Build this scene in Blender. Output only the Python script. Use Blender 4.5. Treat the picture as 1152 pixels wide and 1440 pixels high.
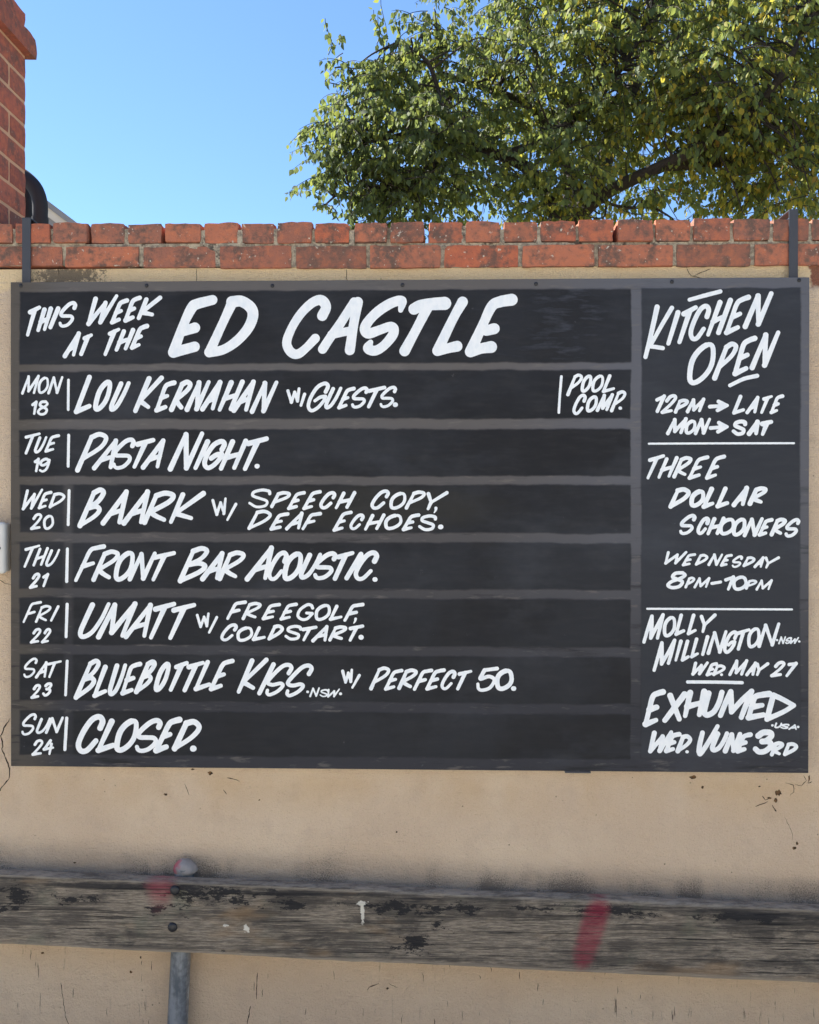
import bpy, bmesh, math, random
import numpy as np
from mathutils import Vector, noise as mnoise

for o in list(bpy.data.objects):
    bpy.data.objects.remove(o)
S = bpy.context.scene
COL = S.collection
RNG = random.Random(7)
NR = np.random.default_rng(11)

# ------------------------------------------------------------------ camera, sky, sun, exposure
cd = bpy.data.cameras.new('camera')
cd.sensor_fit = 'HORIZONTAL'
cd.sensor_width = 36.0
cd.lens = 1246.0 / 1152.0 * 36.0
cd.clip_start = 0.05
cd.clip_end = 600
cam = bpy.data.objects.new('camera', cd)
COL.objects.link(cam)
cam.location = (0.08737, -2.74278, 1.66128)
cam.rotation_euler = (math.radians(90) - 0.0029979, -0.000777, 0.0271834)
cam.rotation_mode = 'XYZ'
S.camera = cam

SUN_EL = math.radians(50)
SUN_LEFT = math.radians(62)          # how far left of straight ahead the sun stands, behind the wall
w = bpy.data.worlds.new('World')
S.world = w
w.use_nodes = True
wn = w.node_tree
sky = wn.nodes.new('ShaderNodeTexSky')
sky.sky_type = 'NISHITA'
sky.sun_disc = False
sky.sun_elevation = SUN_EL
sky.sun_rotation = -SUN_LEFT
sky.altitude = 50
sky.air_density = 1.0
sky.dust_density = 0.0
sky.ozone_density = 7.0
bg = wn.nodes['Background']
bg.inputs['Strength'].default_value = 0.068
wn.links.new(sky.outputs[0], bg.inputs[0])

sl = bpy.data.lights.new('sun', 'SUN')
sl.energy = 5.0
sl.angle = math.radians(0.53)
sl.color = (1.0, 0.95, 0.87)
sun = bpy.data.objects.new('sun', sl)
COL.objects.link(sun)
sd = Vector((-math.sin(SUN_LEFT) * math.cos(SUN_EL), math.cos(SUN_LEFT) * math.cos(SUN_EL), math.sin(SUN_EL)))
sun.rotation_euler = sd.to_track_quat('Z', 'Y').to_euler()

S.view_settings.view_transform = 'Standard'
S.view_settings.look = 'None'
S.view_settings.gamma = 1
S.view_settings.exposure = 1.86
S.render.engine = 'CYCLES'


# ------------------------------------------------------------------ node helpers
def srgb(r, g, b):
    f = lambda c: (c / 255 / 12.92) if c / 255 <= 0.04045 else ((c / 255 + 0.055) / 1.055) ** 2.4
    return (f(r), f(g), f(b), 1)


class N:
    """one socket of a node tree, with arithmetic"""
    def __init__(s, nt, sock): s.nt = nt; s.k = sock
    def _m(s, op, o=None, third=None, swap=False):
        n = s.nt.nodes.new('ShaderNodeMath'); n.operation = op
        a, b = (o, s) if swap else (s, o)
        for i, v in enumerate((a, b, third)):
            if v is None: continue
            if isinstance(v, N): s.nt.links.new(v.k, n.inputs[i])
            else: n.inputs[i].default_value = v
        return N(s.nt, n.outputs[0])
    def __add__(s, o): return s._m('ADD', o)
    __radd__ = __add__
    def __sub__(s, o): return s._m('SUBTRACT', o)
    def __rsub__(s, o): return s._m('SUBTRACT', o, swap=True)
    def __mul__(s, o): return s._m('MULTIPLY', o)
    __rmul__ = __mul__
    def __truediv__(s, o): return s._m('DIVIDE', o)
    def pw(s, o): return s._m('POWER', o)
    def mx(s, o): return s._m('MAXIMUM', o)
    def mn(s, o): return s._m('MINIMUM', o)
    def ab(s): return s._m('ABSOLUTE')
    def sqrt(s): return s._m('SQRT')
    def step(s, a, b, lo=0.0, hi=1.0):
        n = s.nt.nodes.new('ShaderNodeMapRange'); n.interpolation_type = 'SMOOTHSTEP'
        rev = a > b
        if rev: a, b, lo, hi = b, a, hi, lo
        s.nt.links.new(s.k, n.inputs['Value'])
        n.inputs['From Min'].default_value = a; n.inputs['From Max'].default_value = b
        n.inputs['To Min'].default_value = lo; n.inputs['To Max'].default_value = hi
        return N(s.nt, n.outputs['Result'])


class Mat:
    def __init__(s, name, rough=0.8):
        s.m = bpy.data.materials.new(name); s.m.use_nodes = True
        s.nt = s.m.node_tree
        s.b = s.nt.nodes['Principled BSDF']
        s.b.inputs['Roughness'].default_value = rough
        s.tc = s.nt.nodes.new('ShaderNodeTexCoord')
        s.P = N(s.nt, s.tc.outputs['Object'])
        sp = s.nt.nodes.new('ShaderNodeSeparateXYZ'); s.nt.links.new(s.P.k, sp.inputs[0])
        s.x, s.y, s.z = (N(s.nt, sp.outputs[i]) for i in range(3))
    def vec(s, x, y, z):
        n = s.nt.nodes.new('ShaderNodeCombineXYZ')
        for i, v in enumerate((x, y, z)):
            if isinstance(v, N): s.nt.links.new(v.k, n.inputs[i])
            else: n.inputs[i].default_value = v
        return N(s.nt, n.outputs[0])
    def scaled(s, sx, sy, sz, v=None):
        n = s.nt.nodes.new('ShaderNodeVectorMath'); n.operation = 'MULTIPLY'
        s.nt.links.new((v or s.P).k, n.inputs[0]); n.inputs[1].default_value = (sx, sy, sz)
        return N(s.nt, n.outputs[0])
    def noise(s, scale, detail=4, rough=0.55, vec=None, dist=0.0):
        n = s.nt.nodes.new('ShaderNodeTexNoise'); n.inputs['Scale'].default_value = scale
        n.inputs['Detail'].default_value = detail; n.inputs['Roughness'].default_value = rough
        n.inputs['Distortion'].default_value = dist
        s.nt.links.new((vec or s.P).k, n.inputs['Vector'])
        return N(s.nt, n.outputs[0])
    def voro(s, scale, feature='F1', vec=None):
        n = s.nt.nodes.new('ShaderNodeTexVoronoi'); n.feature = feature; n.inputs['Scale'].default_value = scale
        s.nt.links.new((vec or s.P).k, n.inputs['Vector'])
        return N(s.nt, n.outputs['Distance'])
    def island(s):
        n = s.nt.nodes.new('ShaderNodeNewGeometry'); return N(s.nt, n.outputs['Random Per Island'])
    def mix(s, a, b, f):
        n = s.nt.nodes.new('ShaderNodeMix'); n.data_type = 'RGBA'
        for idx, v in ((6, a), (7, b)):
            if isinstance(v, N): s.nt.links.new(v.k, n.inputs[idx])
            else: n.inputs[idx].default_value = v
        if isinstance(f, N): s.nt.links.new(f.k, n.inputs[0])
        else: n.inputs[0].default_value = f
        return N(s.nt, n.outputs[2])
    def ramp(s, v, stops, interp='LINEAR'):
        n = s.nt.nodes.new('ShaderNodeValToRGB'); n.color_ramp.interpolation = interp
        el = n.color_ramp.elements
        el[0].position, el[0].color = stops[0]
        el[1].position, el[1].color = stops[-1]
        for p, c in stops[1:-1]:
            e = el.new(p); e.color = c
        s.nt.links.new(v.k, n.inputs[0])
        return N(s.nt, n.outputs[0])
    def ell(s, x0, z0, a, b, lean=0.0):
        """1 at the middle of an ellipse on the x-z face, 0 on its rim, negative outside"""
        dx = (s.x - x0) - (s.z - z0) * lean if lean else s.x - x0
        dz = s.z - z0
        u = dx / a; v = dz / b
        return 1.0 - (u * u + v * v).sqrt()
    def color(s, c):
        if isinstance(c, N): s.nt.links.new(c.k, s.b.inputs['Base Color'])
        else: s.b.inputs['Base Color'].default_value = c
        return s
    def rough(s, r):
        if isinstance(r, N): s.nt.links.new(r.k, s.b.inputs['Roughness'])
        else: s.b.inputs['Roughness'].default_value = r
        return s
    def bump(s, h, dist=0.004, strength=1.0):
        n = s.nt.nodes.new('ShaderNodeBump'); n.inputs['Distance'].default_value = dist
        n.inputs['Strength'].default_value = strength
        s.nt.links.new(h.k, n.inputs['Height']); s.nt.links.new(n.outputs[0], s.b.inputs['Normal'])
        return s


# ------------------------------------------------------------------ object helpers
def tag(o, label=None, cat=None, group=None, kind=None):
    if label: o['label'] = label
    if cat: o['category'] = cat
    if group: o['group'] = group
    if kind: o['kind'] = kind
    return o


def thing(name, label, cat, loc=(0, 0, 0), group=None):
    o = bpy.data.objects.new(name, None); COL.objects.link(o)
    o.location = loc; o.empty_display_size = 0.1
    return tag(o, label, cat, group)


def meshobj(name, verts, faces, m, parent=None, smooth=False, label=None):
    """verts are world coordinates; a child mesh is stored relative to its parent's base"""
    off = Vector((0, 0, 0))
    if parent:
        p = parent
        while p: off += p.location; p = p.parent
    me = bpy.data.meshes.new(name)
    v = np.asarray(verts, dtype=np.float64) - np.array(off)
    me.from_pydata(v.tolist(), [], faces if isinstance(faces, list) else faces.tolist())
    me.materials.append(m.m if isinstance(m, Mat) else m)
    if smooth:
        me.polygons.foreach_set('use_smooth', [True] * len(me.polygons))
    me.update()
    o = bpy.data.objects.new(name, me); COL.objects.link(o)
    if parent: o.parent = parent
    if label: o['label'] = label
    return o


class MB:
    def __init__(s): s.v = []; s.f = []
    def add(s, v, f):
        b = len(s.v); s.v += [tuple(p) for p in v]; s.f += [tuple(i + b for i in q) for q in f]
    def box(s, x0, x1, y0, y1, z0, z1, r=0.0):
        bm = bmesh.new(); bmesh.ops.create_cube(bm, size=1)
        for q in bm.verts:
            q.co = Vector(((x0 + x1) / 2 + q.co.x * (x1 - x0), (y0 + y1) / 2 + q.co.y * (y1 - y0), (z0 + z1) / 2 + q.co.z * (z1 - z0)))
        if r > 0: bmesh.ops.bevel(bm, geom=bm.edges[:], offset=r, segments=3, profile=0.5, affect='EDGES')
        s.bm(bm)
    def bm(s, bm):
        bm.verts.index_update()
        s.add([q.co.copy() for q in bm.verts], [[q.index for q in f.verts] for f in bm.faces]); bm.free()
    def tube(s, pts, rad, n=10, cap=True):
        pts = [Vector(p) for p in pts]; L = len(pts); rings = []
        up = Vector((0.123, 0.331, 0.9)).normalized(); b0 = len(s.v)
        nrm = None
        for i, p in enumerate(pts):
            d = (pts[min(i + 1, L - 1)] - pts[max(i - 1, 0)]).normalized()
            if nrm is None: nrm = d.orthogonal().normalized()
            nrm = (nrm - d * nrm.dot(d)).normalized(); bn = d.cross(nrm)
            r = rad[i] if isinstance(rad, (list, tuple)) else rad
            for k in range(n):
                a = 2 * math.pi * k / n
                s.v.append(tuple(p + (nrm * math.cos(a) + bn * math.sin(a)) * r))
        for i in range(L - 1):
            for k in range(n):
                a = b0 + i * n + k; b = b0 + i * n + (k + 1) % n
                s.f.append((a, b, b + n, a + n))
        if cap:
            s.f.append(tuple(b0 + k for k in range(n))[::-1]); s.f.append(tuple(b0 + (L - 1) * n + k for k in range(n)))
    def build(s, name, m, parent=None, smooth=False, label=None):
        return meshobj(name, s.v, s.f, m, parent, smooth, label)


def smooth_by_angle(o, deg=35):
    me = o.data
    me.polygons.foreach_set('use_smooth', [True] * len(me.polygons))
    me.set_sharp_from_angle(angle=math.radians(deg))


def catmull(pts, n=8):
    P = [np.array(p, float) for p in pts]
    if len(P) < 3: 
        return [P[0] + (P[-1] - P[0]) * t for t in np.linspace(0, 1, n + 1)]
    P = [2 * P[0] - P[1]] + P + [2 * P[-1] - P[-2]]
    out = []
    for i in range(1, len(P) - 2):
        p0, p1, p2, p3 = P[i - 1:i + 3]
        for t in np.linspace(0, 1, n, endpoint=False):
            out.append(0.5 * ((2 * p1) + (p2 - p0) * t + (2 * p0 - 5 * p1 + 4 * p2 - p3) * t ** 2 + (3 * p1 - p0 - 3 * p2 + p3) * t ** 3))
    out.append(P[-2])
    return out


# ------------------------------------------------------------------ materials
# painted render: buff paint over rough stucco
mw = Mat('buff painted render', 0.92)
n1 = mw.noise(2.2, 5, 0.6); n2 = mw.noise(11, 5, 0.6); n3 = mw.noise(60, 4, 0.6); n4 = mw.noise(260, 3, 0.65)
c = mw.mix(srgb(220, 195, 167), srgb(229, 206, 178), n1.step(0.36, 0.64))
c = mw.mix(c, srgb(204, 180, 157), n2.step(0.5, 0.7) * 0.35)
c = mw.mix(c, srgb(238, 216, 180), n3.step(0.58, 0.78) * 0.3)
c = mw.mix(c, srgb(180, 152, 122), n4.step(0.53, 0.68) * 0.35)
c = mw.mix(c, srgb(238, 218, 188), n4.step(0.45, 0.32) * 0.30)
# creamier band just under the brick coping and warm tea stains below the board and under the rail
zz = mw.z + (n2 - 0.5) * 0.05
c = mw.mix(c, srgb(242, 214, 166), zz.step(2.335, 2.352) * 0.75)
stain = mw.noise(3.2, 4, 0.6, mw.scaled(1, 1, 0.6))
c = mw.mix(c, srgb(206, 166, 106), zz.step(0.865, 0.80) * zz.step(0.66, 0.82) * stain.step(0.3, 0.6) * 0.34)
rail_line = mw.z + mw.x * 0.0325          # height along the sloping rail
under = rail_line.step(0.12, 0.34) * rail_line.step(0.46, 0.30)
c = mw.mix(c, srgb(208, 160, 96), under * stain.step(0.25, 0.6) * 0.38)
# speckled black mould where the wall is splashed above the rail
up = (rail_line - 0.555)
dots = mw.noise(230, 4, 0.65); dots2 = mw.noise(520, 2, 0.5)
patch = mw.noise(1.9, 3, 0.5, mw.vec(mw.x + 3.1, 0.0, 0.0))
reach = (0.6 * patch.step(0.40, 0.66, 0.022, 0.075) + mw.ell(-0.12, 0.53, 0.42, 1.2).step(0.0, 0.6) * 0.055)
pat2 = mw.noise(4.6, 3, 0.6, mw.vec(mw.x + 7.7, 0.0, mw.z * 0.5))
dens = (1.0 - up / reach) * pat2.step(0.42, 0.64, 0.05, 1.0)
mould = (dens * 0.30 + (dots - 0.5) * 2.8 + (dots2 - 0.5) * 1.6).step(0.40, 0.58) * rail_line.step(0.40, 0.46)
mould = mould * rail_line.step(0.74, 0.66)
c = mw.mix(c, srgb(62, 57, 52), mould * 0.5)
grime_shade = (dens + (n2 - 0.5) * 0.8).step(0.15, 0.95) * rail_line.step(0.44, 0.5) * rail_line.step(0.74, 0.62)  # grey grime plus contact shade along the rail, painted together
c = mw.mix(c, srgb(120, 112, 104), grime_shade * 0.15)
# thin vertical scuffs near the foot of the wall
scuff = mw.noise(1.0, 4, 0.7, mw.scaled(70, 1, 6))
c = mw.mix(c, srgb(92, 72, 54), scuff.step(0.62, 0.67) * rail_line.step(0.42, 0.30) * mw.noise(1.6, 2).step(0.40, 0.58) * 0.85)
# scattered pin holes and dirt
pin = mw.voro(26)
c = mw.mix(c, srgb(96, 78, 58), pin.step(0.085, 0.05) * mw.noise(3.3, 2).step(0.52, 0.66) * 0.7)
# mould smudges under the coping by the left strap
sm = (mw.ell(-1.06, 2.392, 0.17, 0.05) + (n3 - 0.5) * 1.6 + (dots - 0.5) * 1.2).step(0.2, 0.6)
c = mw.mix(c, srgb(78, 72, 66), sm * 0.8)
# render fallen off the brick at the upper right corner
bare = (mw.x + (n2 - 0.5) * 0.08).step(1.228, 1.236) * (mw.z + (n2 - 0.5) * 0.06).step(2.33, 2.345)
bk = mw.mix(srgb(150, 78, 54), srgb(105, 62, 48), n3)
c = mw.mix(c, bk, bare * 0.92)
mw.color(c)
trowel = mw.noise(7, 6, 0.65, dist=0.6); grit = mw.noise(190, 5, 0.7); pits = mw.voro(120)
mw.bump(trowel * 3.0 + mw.noise(24, 4, 0.6, mw.scaled(1, 1, 2.2), 0.8) * 1.3 + grit * 0.95 + mw.noise(95, 4, 0.7) * 0.8 + pits.step(0.0, 0.5) * 0.28 + n3 * 0.5 - bare * 0.9, 0.010, 0.8)

# old red brick
def brick_mat(name, base, soot=0.5, specks=1.0):
    m = Mat(name, 0.9)
    r = m.island()
    a = m.ramp(r, [(0.0, base[0]), (0.3, base[1]), (0.6, base[2]), (1.0, base[3])])
    n1 = m.noise(9, 5, 0.65); n2 = m.noise(45, 5, 0.65); n3 = m.noise(200, 3, 0.7)
    a = m.mix(a, base[4], n1.step(0.48, 0.7) * 0.55)
    a = m.mix(a, srgb(92, 77, 67), (n2 * 0.55 + n1 * 0.45).step(0.47, 0.62) * soot)
    a = m.mix(a, srgb(202, 116, 74), n2.step(0.52, 0.34) * 0.35)
    a = m.mix(a, srgb(196, 186, 168), (m.noise(85, 3, 0.6) + (n1 - 0.5) * 0.35).step(0.665, 0.71) * 0.75 * specks)
    m.color(a)
    m.bump(n1 * 0.6 + n2 * 1.2 + n3 * 0.6, 0.006, 0.8)
    return m
m_brick = brick_mat('weathered red brick', [srgb(124, 86, 72), srgb(180, 110, 82), srgb(148, 98, 80), srgb(178, 98, 70), srgb(122, 90, 78)], 0.85, 1.3)
m_pier = brick_mat('clean dark red brick', [srgb(142, 80, 66), srgb(166, 94, 76), srgb(132, 78, 66), srgb(170, 100, 80), srgb(120, 74, 64)], 0.6, 0.4)

m_mort = Mat('gritty grey mortar', 0.95)
a = m_mort.noise(70, 5, 0.7); b = m_mort.noise(14, 3)
m_mort.color(m_mort.mix(m_mort.mix(srgb(186, 172, 148), srgb(136, 124, 108), a.step(0.4, 0.62)), srgb(74, 64, 56), (b * 0.6 + a * 0.4).step(0.56, 0.62) * 0.8))
m_mort.bump(a, 0.012)
m_pmort = Mat('pale tan mortar', 0.95)
a = m_pmort.noise(70, 5, 0.7)
m_pmort.color(m_pmort.mix(srgb(206, 168, 134), srgb(184, 146, 116), a)).bump(a, 0.006)

# blackboard paint: rows of fresh black over a faded grey ground
mb = Mat('repainted black signboard', 0.55)
wob = (mb.noise(6, 3, 0.6, mb.scaled(1, 1, 0.4)) - 0.5) * 0.016 + (mb.noise(40, 3, 0.6, mb.scaled(0.5, 1, 1)) - 0.5) * 0.006
H = 1.497
rows = [(1.242, 1.466), (1.073, 1.221), (0.897, 1.042), (0.723, 0.871), (0.551, 0.694), (0.377, 0.523), (0.205, 0.348), (0.037, 0.174)]
zt = mb.z + wob
rowmask = None
for lo, hi in rows:
    k = zt.step(lo - 0.004, lo + 0.004) * zt.step(hi + 0.004, hi - 0.004)
    rowmask = k if rowmask is None else rowmask.mx(k)
xt = mb.x + wob
left = xt.step(-1.196, -1.188) * xt.step(0.689, 0.683)
# lower rows leave a greyer gap beside the date bar
gapx = xt.step(-1.062, -1.045) * xt.step(-1.018, -1.034) * mb.z.step(0.92, 0.86) * 0.55
right = xt.step(0.713, 0.721) * xt.step(1.198, 1.190) * zt.step(0.037, 0.045) * zt.step(1.470, 1.464)
panel = (rowmask * left * (1.0 - gapx)).mx(right)
streak = mb.noise(3, 6, 0.7, mb.scaled(1.0, 1, 11)); blot = mb.noise(2.6, 5, 0.6); scr = mb.noise(18, 4, 0.6, mb.scaled(0.6, 1, 3))
fade = mb.z.step(0.1, 1.25)                      # the strips have been blacked over more towards the foot of the board
ground = mb.mix(srgb(46, 47, 53), srgb(92, 88, 86), fade)
ground = mb.mix(ground, srgb(78, 72, 64), mb.x.step(-1.02, -1.2) * 0.75)
ground = mb.mix(ground, srgb(90, 92, 100), mb.x.step(0.2, 0.75) * fade * 0.8)
ground = mb.mix(ground, srgb(30, 31, 34), streak.step(0.54, 0.68) * (1.0 - fade * 0.75))
ground = mb.mix(ground, srgb(112, 106, 100), scr.step(0.55, 0.72) * 0.5)
black = mb.mix(srgb(36, 38, 43), srgb(27, 28, 32), blot.step(0.4, 0.62))
black = mb.mix(black, srgb(48, 51, 57), right * 0.8)
black = mb.mix(black, srgb(84, 88, 98), (scr * 0.5 + blot * 0.5).step(0.50, 0.62) * mb.x.step(0.0, 0.6) * mb.z.step(1.2, 1.27) * mb.x.step(0.68, 0.55) * 0.4)
black = mb.mix(black, srgb(44, 43, 40), (mb.ell(-0.12, 0.80, 0.5, 0.09) + (scr - 0.5)).step(0.0, 0.5) * 0.7)
black = mb.mix(black, srgb(24, 26, 31), mb.z.step(0.75, 0.25) * mb.x.step(0.2, -0.6) * 0.6)
c = mb.mix(ground, black, (panel + (scr - 0.5) * 0.25 * panel))
chalk = mb.noise(30, 5, 0.75, mb.scaled(1, 1, 0.7))
haze = mb.noise(1.7, 5, 0.65, mb.scaled(1, 1, 2.2))
c = mb.mix(c, srgb(92, 96, 104), haze.step(0.48, 0.72) * 0.17)
fine = mb.noise(1, 3, 0.8, mb.scaled(4, 1, 160))
c = mb.mix(c, srgb(20, 21, 24), fine.step(0.60, 0.70) * blot.step(0.5, 0.62) * 0.5)
c = mb.mix(c, srgb(128, 130, 134), chalk.step(0.66, 0.76) * 0.4)
mb.color(c)
mb.rough(scr.step(0.3, 0.7, 0.46, 0.62))
mb.b.inputs['Specular IOR Level'].default_value = 0.2
mb.bump(streak * 1.0 + scr * 0.6 + panel * 0.8, 0.0012, 0.6)

m_paint = Mat('white brush lettering paint', 0.55)
a = m_paint.noise(60, 4, 0.6, m_paint.scaled(1, 1, 0.5)); b = m_paint.noise(14, 3)
m_paint.color(m_paint.mix(srgb(234, 236, 236), srgb(222, 227, 230), (a * 0.6 + b * 0.4).step(0.42, 0.62))).bump(a, 0.001, 0.4)

m_steel = Mat('dark painted steel', 0.5)
a = m_steel.noise(30, 4)
m_steel.color(m_steel.mix(srgb(46, 49, 57), srgb(62, 64, 70), a)).bump(a, 0.001, 0.4)
m_screw = Mat('black screw', 0.45); m_screw.color(srgb(26, 26, 30))

# weathered rail timber
mt = Mat('weathered grey rail timber', 0.88)
zl0 = mt.z + mt.x * 0.0315; gr = mt.noise(1, 6, 0.8, mt.scaled(20, 60, 240)); fib = mt.noise(1, 3, 0.75, mt.scaled(5, 40, 340)); split = mt.noise(1, 3, 0.6, mt.scaled(2.6, 30, 120)); gr2 = mt.noise(1, 4, 0.65, mt.scaled(2.2, 20, 55)); bl = mt.noise(4.5, 5, 0.65, mt.scaled(1, 1, 1.8))
c = mt.mix(srgb(110, 101, 90), srgb(164, 151, 132), gr.step(0.40, 0.62))
c = mt.mix(c, srgb(70, 64, 58), (gr2 * 0.4 + bl * 0.35 + fib * 0.25).step(0.47, 0.57) * 0.8)
c = mt.mix(c, srgb(38, 34, 31), fib.step(0.60, 0.68) * 0.42)
wear = mt.noise(1, 6, 0.7, mt.scaled(5, 9, 11), 0.4)
c = mt.mix(c, srgb(52, 49, 46), (wear + zl0.step(0.40, 0.52) * 0.10).step(0.50, 0.64) * 0.62)
c = mt.mix(c, srgb(30, 27, 25), split.step(0.655, 0.68) * 0.9)
c = mt.mix(c, srgb(190, 180, 164), fib.step(0.36, 0.30) * 0.5)
c = mt.mix(c, srgb(158, 128, 92), (mt.noise(3, 3, 0.6, mt.scaled(1, 1, 3))).step(0.56, 0.72) * 0.5)
c = mt.mix(c, srgb(104, 110, 92), mt.noise(5, 3).step(0.58, 0.72) * 0.4)
zl = mt.z + mt.x * 0.0315                        # across the sloping board: 0.32 foot .. 0.53 top
flake = mt.noise(1, 6, 0.78, mt.scaled(16, 16, 44))
spots = None
for (x0, z0, aa, bb) in [(-0.56, 0.50, 0.21, 0.032), (-1.16, 0.475, 0.05, 0.028), (-0.99, 0.463, 0.07, 0.02), (-0.33, 0.475, 0.05, 0.018), (-0.02, 0.49, 0.13, 0.028),
                         (0.03, 0.385, 0.05, 0.035), (0.16, 0.49, 0.06, 0.02), (0.62, 0.50, 0.13, 0.02), (0.98, 0.50, 0.12, 0.016), (-0.66, 0.45, 0.04, 0.02), (-1.22, 0.42, 0.06, 0.03), (-0.74, 0.45, 0.05, 0.02), (0.1, 0.44, 0.03, 0.012), (0.4, 0.5, 0.1, 0.012)]:
    u = (mt.x - x0) / aa; v = (zl - z0) / bb
    e = 1.0 - (u * u + v * v).sqrt()
    spots = e if spots is None else spots.mx(e)
c = mt.mix(c, srgb(30, 29, 30), (spots.mx(-0.7) * 0.62 + (flake - 0.5) * 4.2).step(0.26, 0.34) * zl.step(0.535, 0.52) * 0.95)
c = mt.mix(c, srgb(42, 40, 40), (zl.step(0.485, 0.515) * 0.5 + (gr2 - 0.5) * 1.5 + (bl - 0.5) * 1.2).step(0.36, 0.62) * zl.step(0.524, 0.514) * 0.8)
topf = (zl + (gr - 0.5) * 0.012).step(0.5205, 0.527)  # top edge painted paler for the sky light on it
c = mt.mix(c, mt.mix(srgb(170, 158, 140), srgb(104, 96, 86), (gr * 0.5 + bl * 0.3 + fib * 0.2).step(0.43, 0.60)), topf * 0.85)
c = mt.mix(c, srgb(168, 154, 134), zl.step(0.334, 0.322) * 0.6)
sp1 = (mt.ell(0.553, 0.425, 0.050, 0.135, 0.28) + (bl - 0.5) * 0.5 + (gr - 0.5) * 0.9)
c = mt.mix(c, srgb(142, 28, 56), sp1.step(0.0, 0.5) * (1.0 - fib.step(0.52, 0.6) * 0.7) * 0.66)
sp2 = (mt.ell(-0.725, 0.535, 0.07, 0.10) + (bl - 0.5) * 0.8)
c = mt.mix(c, srgb(170, 70, 84), sp2.step(0.1, 0.8) * (1.0 - fib.step(0.5, 0.58) * 0.6) * 0.5)
drop = mt.ell(-0.122, 0.463, 0.007, 0.037).mx(mt.ell(-0.124, 0.496, 0.018, 0.008)).mx(mt.ell(-0.468, 0.418, 0.010, 0.015)).mx(mt.ell(-0.53, 0.424, 0.010, 0.005))
c = mt.mix(c, srgb(226, 222, 208), (drop + (mt.noise(70, 3, 0.7) - 0.5) * 2.2).step(0.1, 0.35) * 0.9)
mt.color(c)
mt.bump(gr * 1.0 + gr2 * 0.6 + flake * 0.3 - fib.step(0.60, 0.68) * 0.5 - split.step(0.65, 0.69) * 1.2, 0.006, 1.0)

m_galv = Mat('dull galvanised steel', 0.42)
a = m_galv.noise(10, 4, 0.6, m_galv.scaled(3, 3, 0.5)); b = m_galv.noise(60, 3)
c = m_galv.mix(srgb(150, 154, 158), srgb(98, 104, 110), (a * 0.7 + b * 0.3).step(0.4, 0.62))
c = m_galv.mix(c, srgb(196, 200, 200), m_galv.noise(7, 5, 0.7, m_galv.scaled(4, 4, 1)).step(0.62, 0.68) * 0.8)
m_galv.b.inputs['Metallic'].default_value = 0.45
m_galv.color(c).bump(a, 0.001, 0.4)
m_cap = Mat('scuffed grey post cap with red overspray', 0.6)
a = m_cap.noise(40, 4)
c = m_cap.mix(srgb(160, 156, 154), srgb(116, 112, 110), a)
c = m_cap.mix(c, srgb(170, 56, 72), (m_cap.x * 30.0 + (a - 0.5) * 1.8).step(-0.2, -0.75) * 0.75)
m_cap.color(c).bump(a, 0.002)

m_plast = Mat('off white plastic', 0.45)
a = m_plast.noise(20, 4); m_plast.color(m_plast.mix(srgb(214, 212, 206), srgb(190, 188, 182), a))
m_black = Mat('black painted pipe', 0.75)
a = m_black.noise(25, 4); m_black.color(m_black.mix(srgb(22, 24, 30), srgb(36, 38, 44), a))
m_crack = Mat('dark crack in render', 0.95); a = m_crack.noise(90, 3); m_crack.color(m_crack.mix(srgb(70, 54, 40), srgb(40, 30, 24), a))
m_chip = Mat('exposed brown undercoat', 0.95); a = m_chip.noise(110, 4, 0.7); m_chip.color(m_chip.mix(srgb(112, 82, 50), srgb(44, 32, 22), a.step(0.38, 0.6)))

m_trim = Mat('cream painted timber trim', 0.6); a = m_trim.noise(6, 4); m_trim.color(m_trim.mix(srgb(206, 200, 186), srgb(176, 170, 158), a))
m_roof = Mat('grey sheet roofing', 0.5); a = m_roof.noise(5, 4); m_roof.color(m_roof.mix(srgb(112, 112, 114), srgb(140, 138, 136), a))
m_hwall = Mat('pale house render', 0.9); a = m_hwall.noise(3, 5); m_hwall.color(m_hwall.mix(srgb(214, 208, 196), srgb(200, 194, 182), a)).bump(a, 0.01)

m_conc = Mat('footpath concrete', 0.9)
a = m_conc.noise(3, 6, 0.65); b = m_conc.noise(120, 4, 0.7)
jx = (((m_conc.x / 1.5)._m('FRACT')) - 0.5).ab().step(0.494, 0.498)
c = m_conc.mix(srgb(178, 176, 170), srgb(162, 160, 154), a); c = m_conc.mix(c, srgb(132, 130, 126), b.step(0.5, 0.7) * 0.6); c = m_conc.mix(c, srgb(70, 66, 62), jx * 0.8)
m_conc.color(c).bump(b - jx, 0.004)
m_asph = Mat('road asphalt', 0.9); a = m_asph.noise(180, 4, 0.7); b = m_asph.noise(1.2, 4)
m_asph.color(m_asph.mix(m_asph.mix(srgb(124, 124, 122), srgb(140, 139, 136), a), srgb(112, 112, 110), b)).bump(a, 0.006)
m_soil = Mat('dry garden soil and grass', 0.95); a = m_soil.noise(2, 6, 0.7); b = m_soil.noise(40, 4)
m_soil.color(m_soil.mix(m_soil.mix(srgb(112, 96, 70), srgb(90, 96, 56), a.step(0.4, 0.6)), srgb(60, 62, 40), b.step(0.5, 0.7))).bump(b, 0.03)

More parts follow.
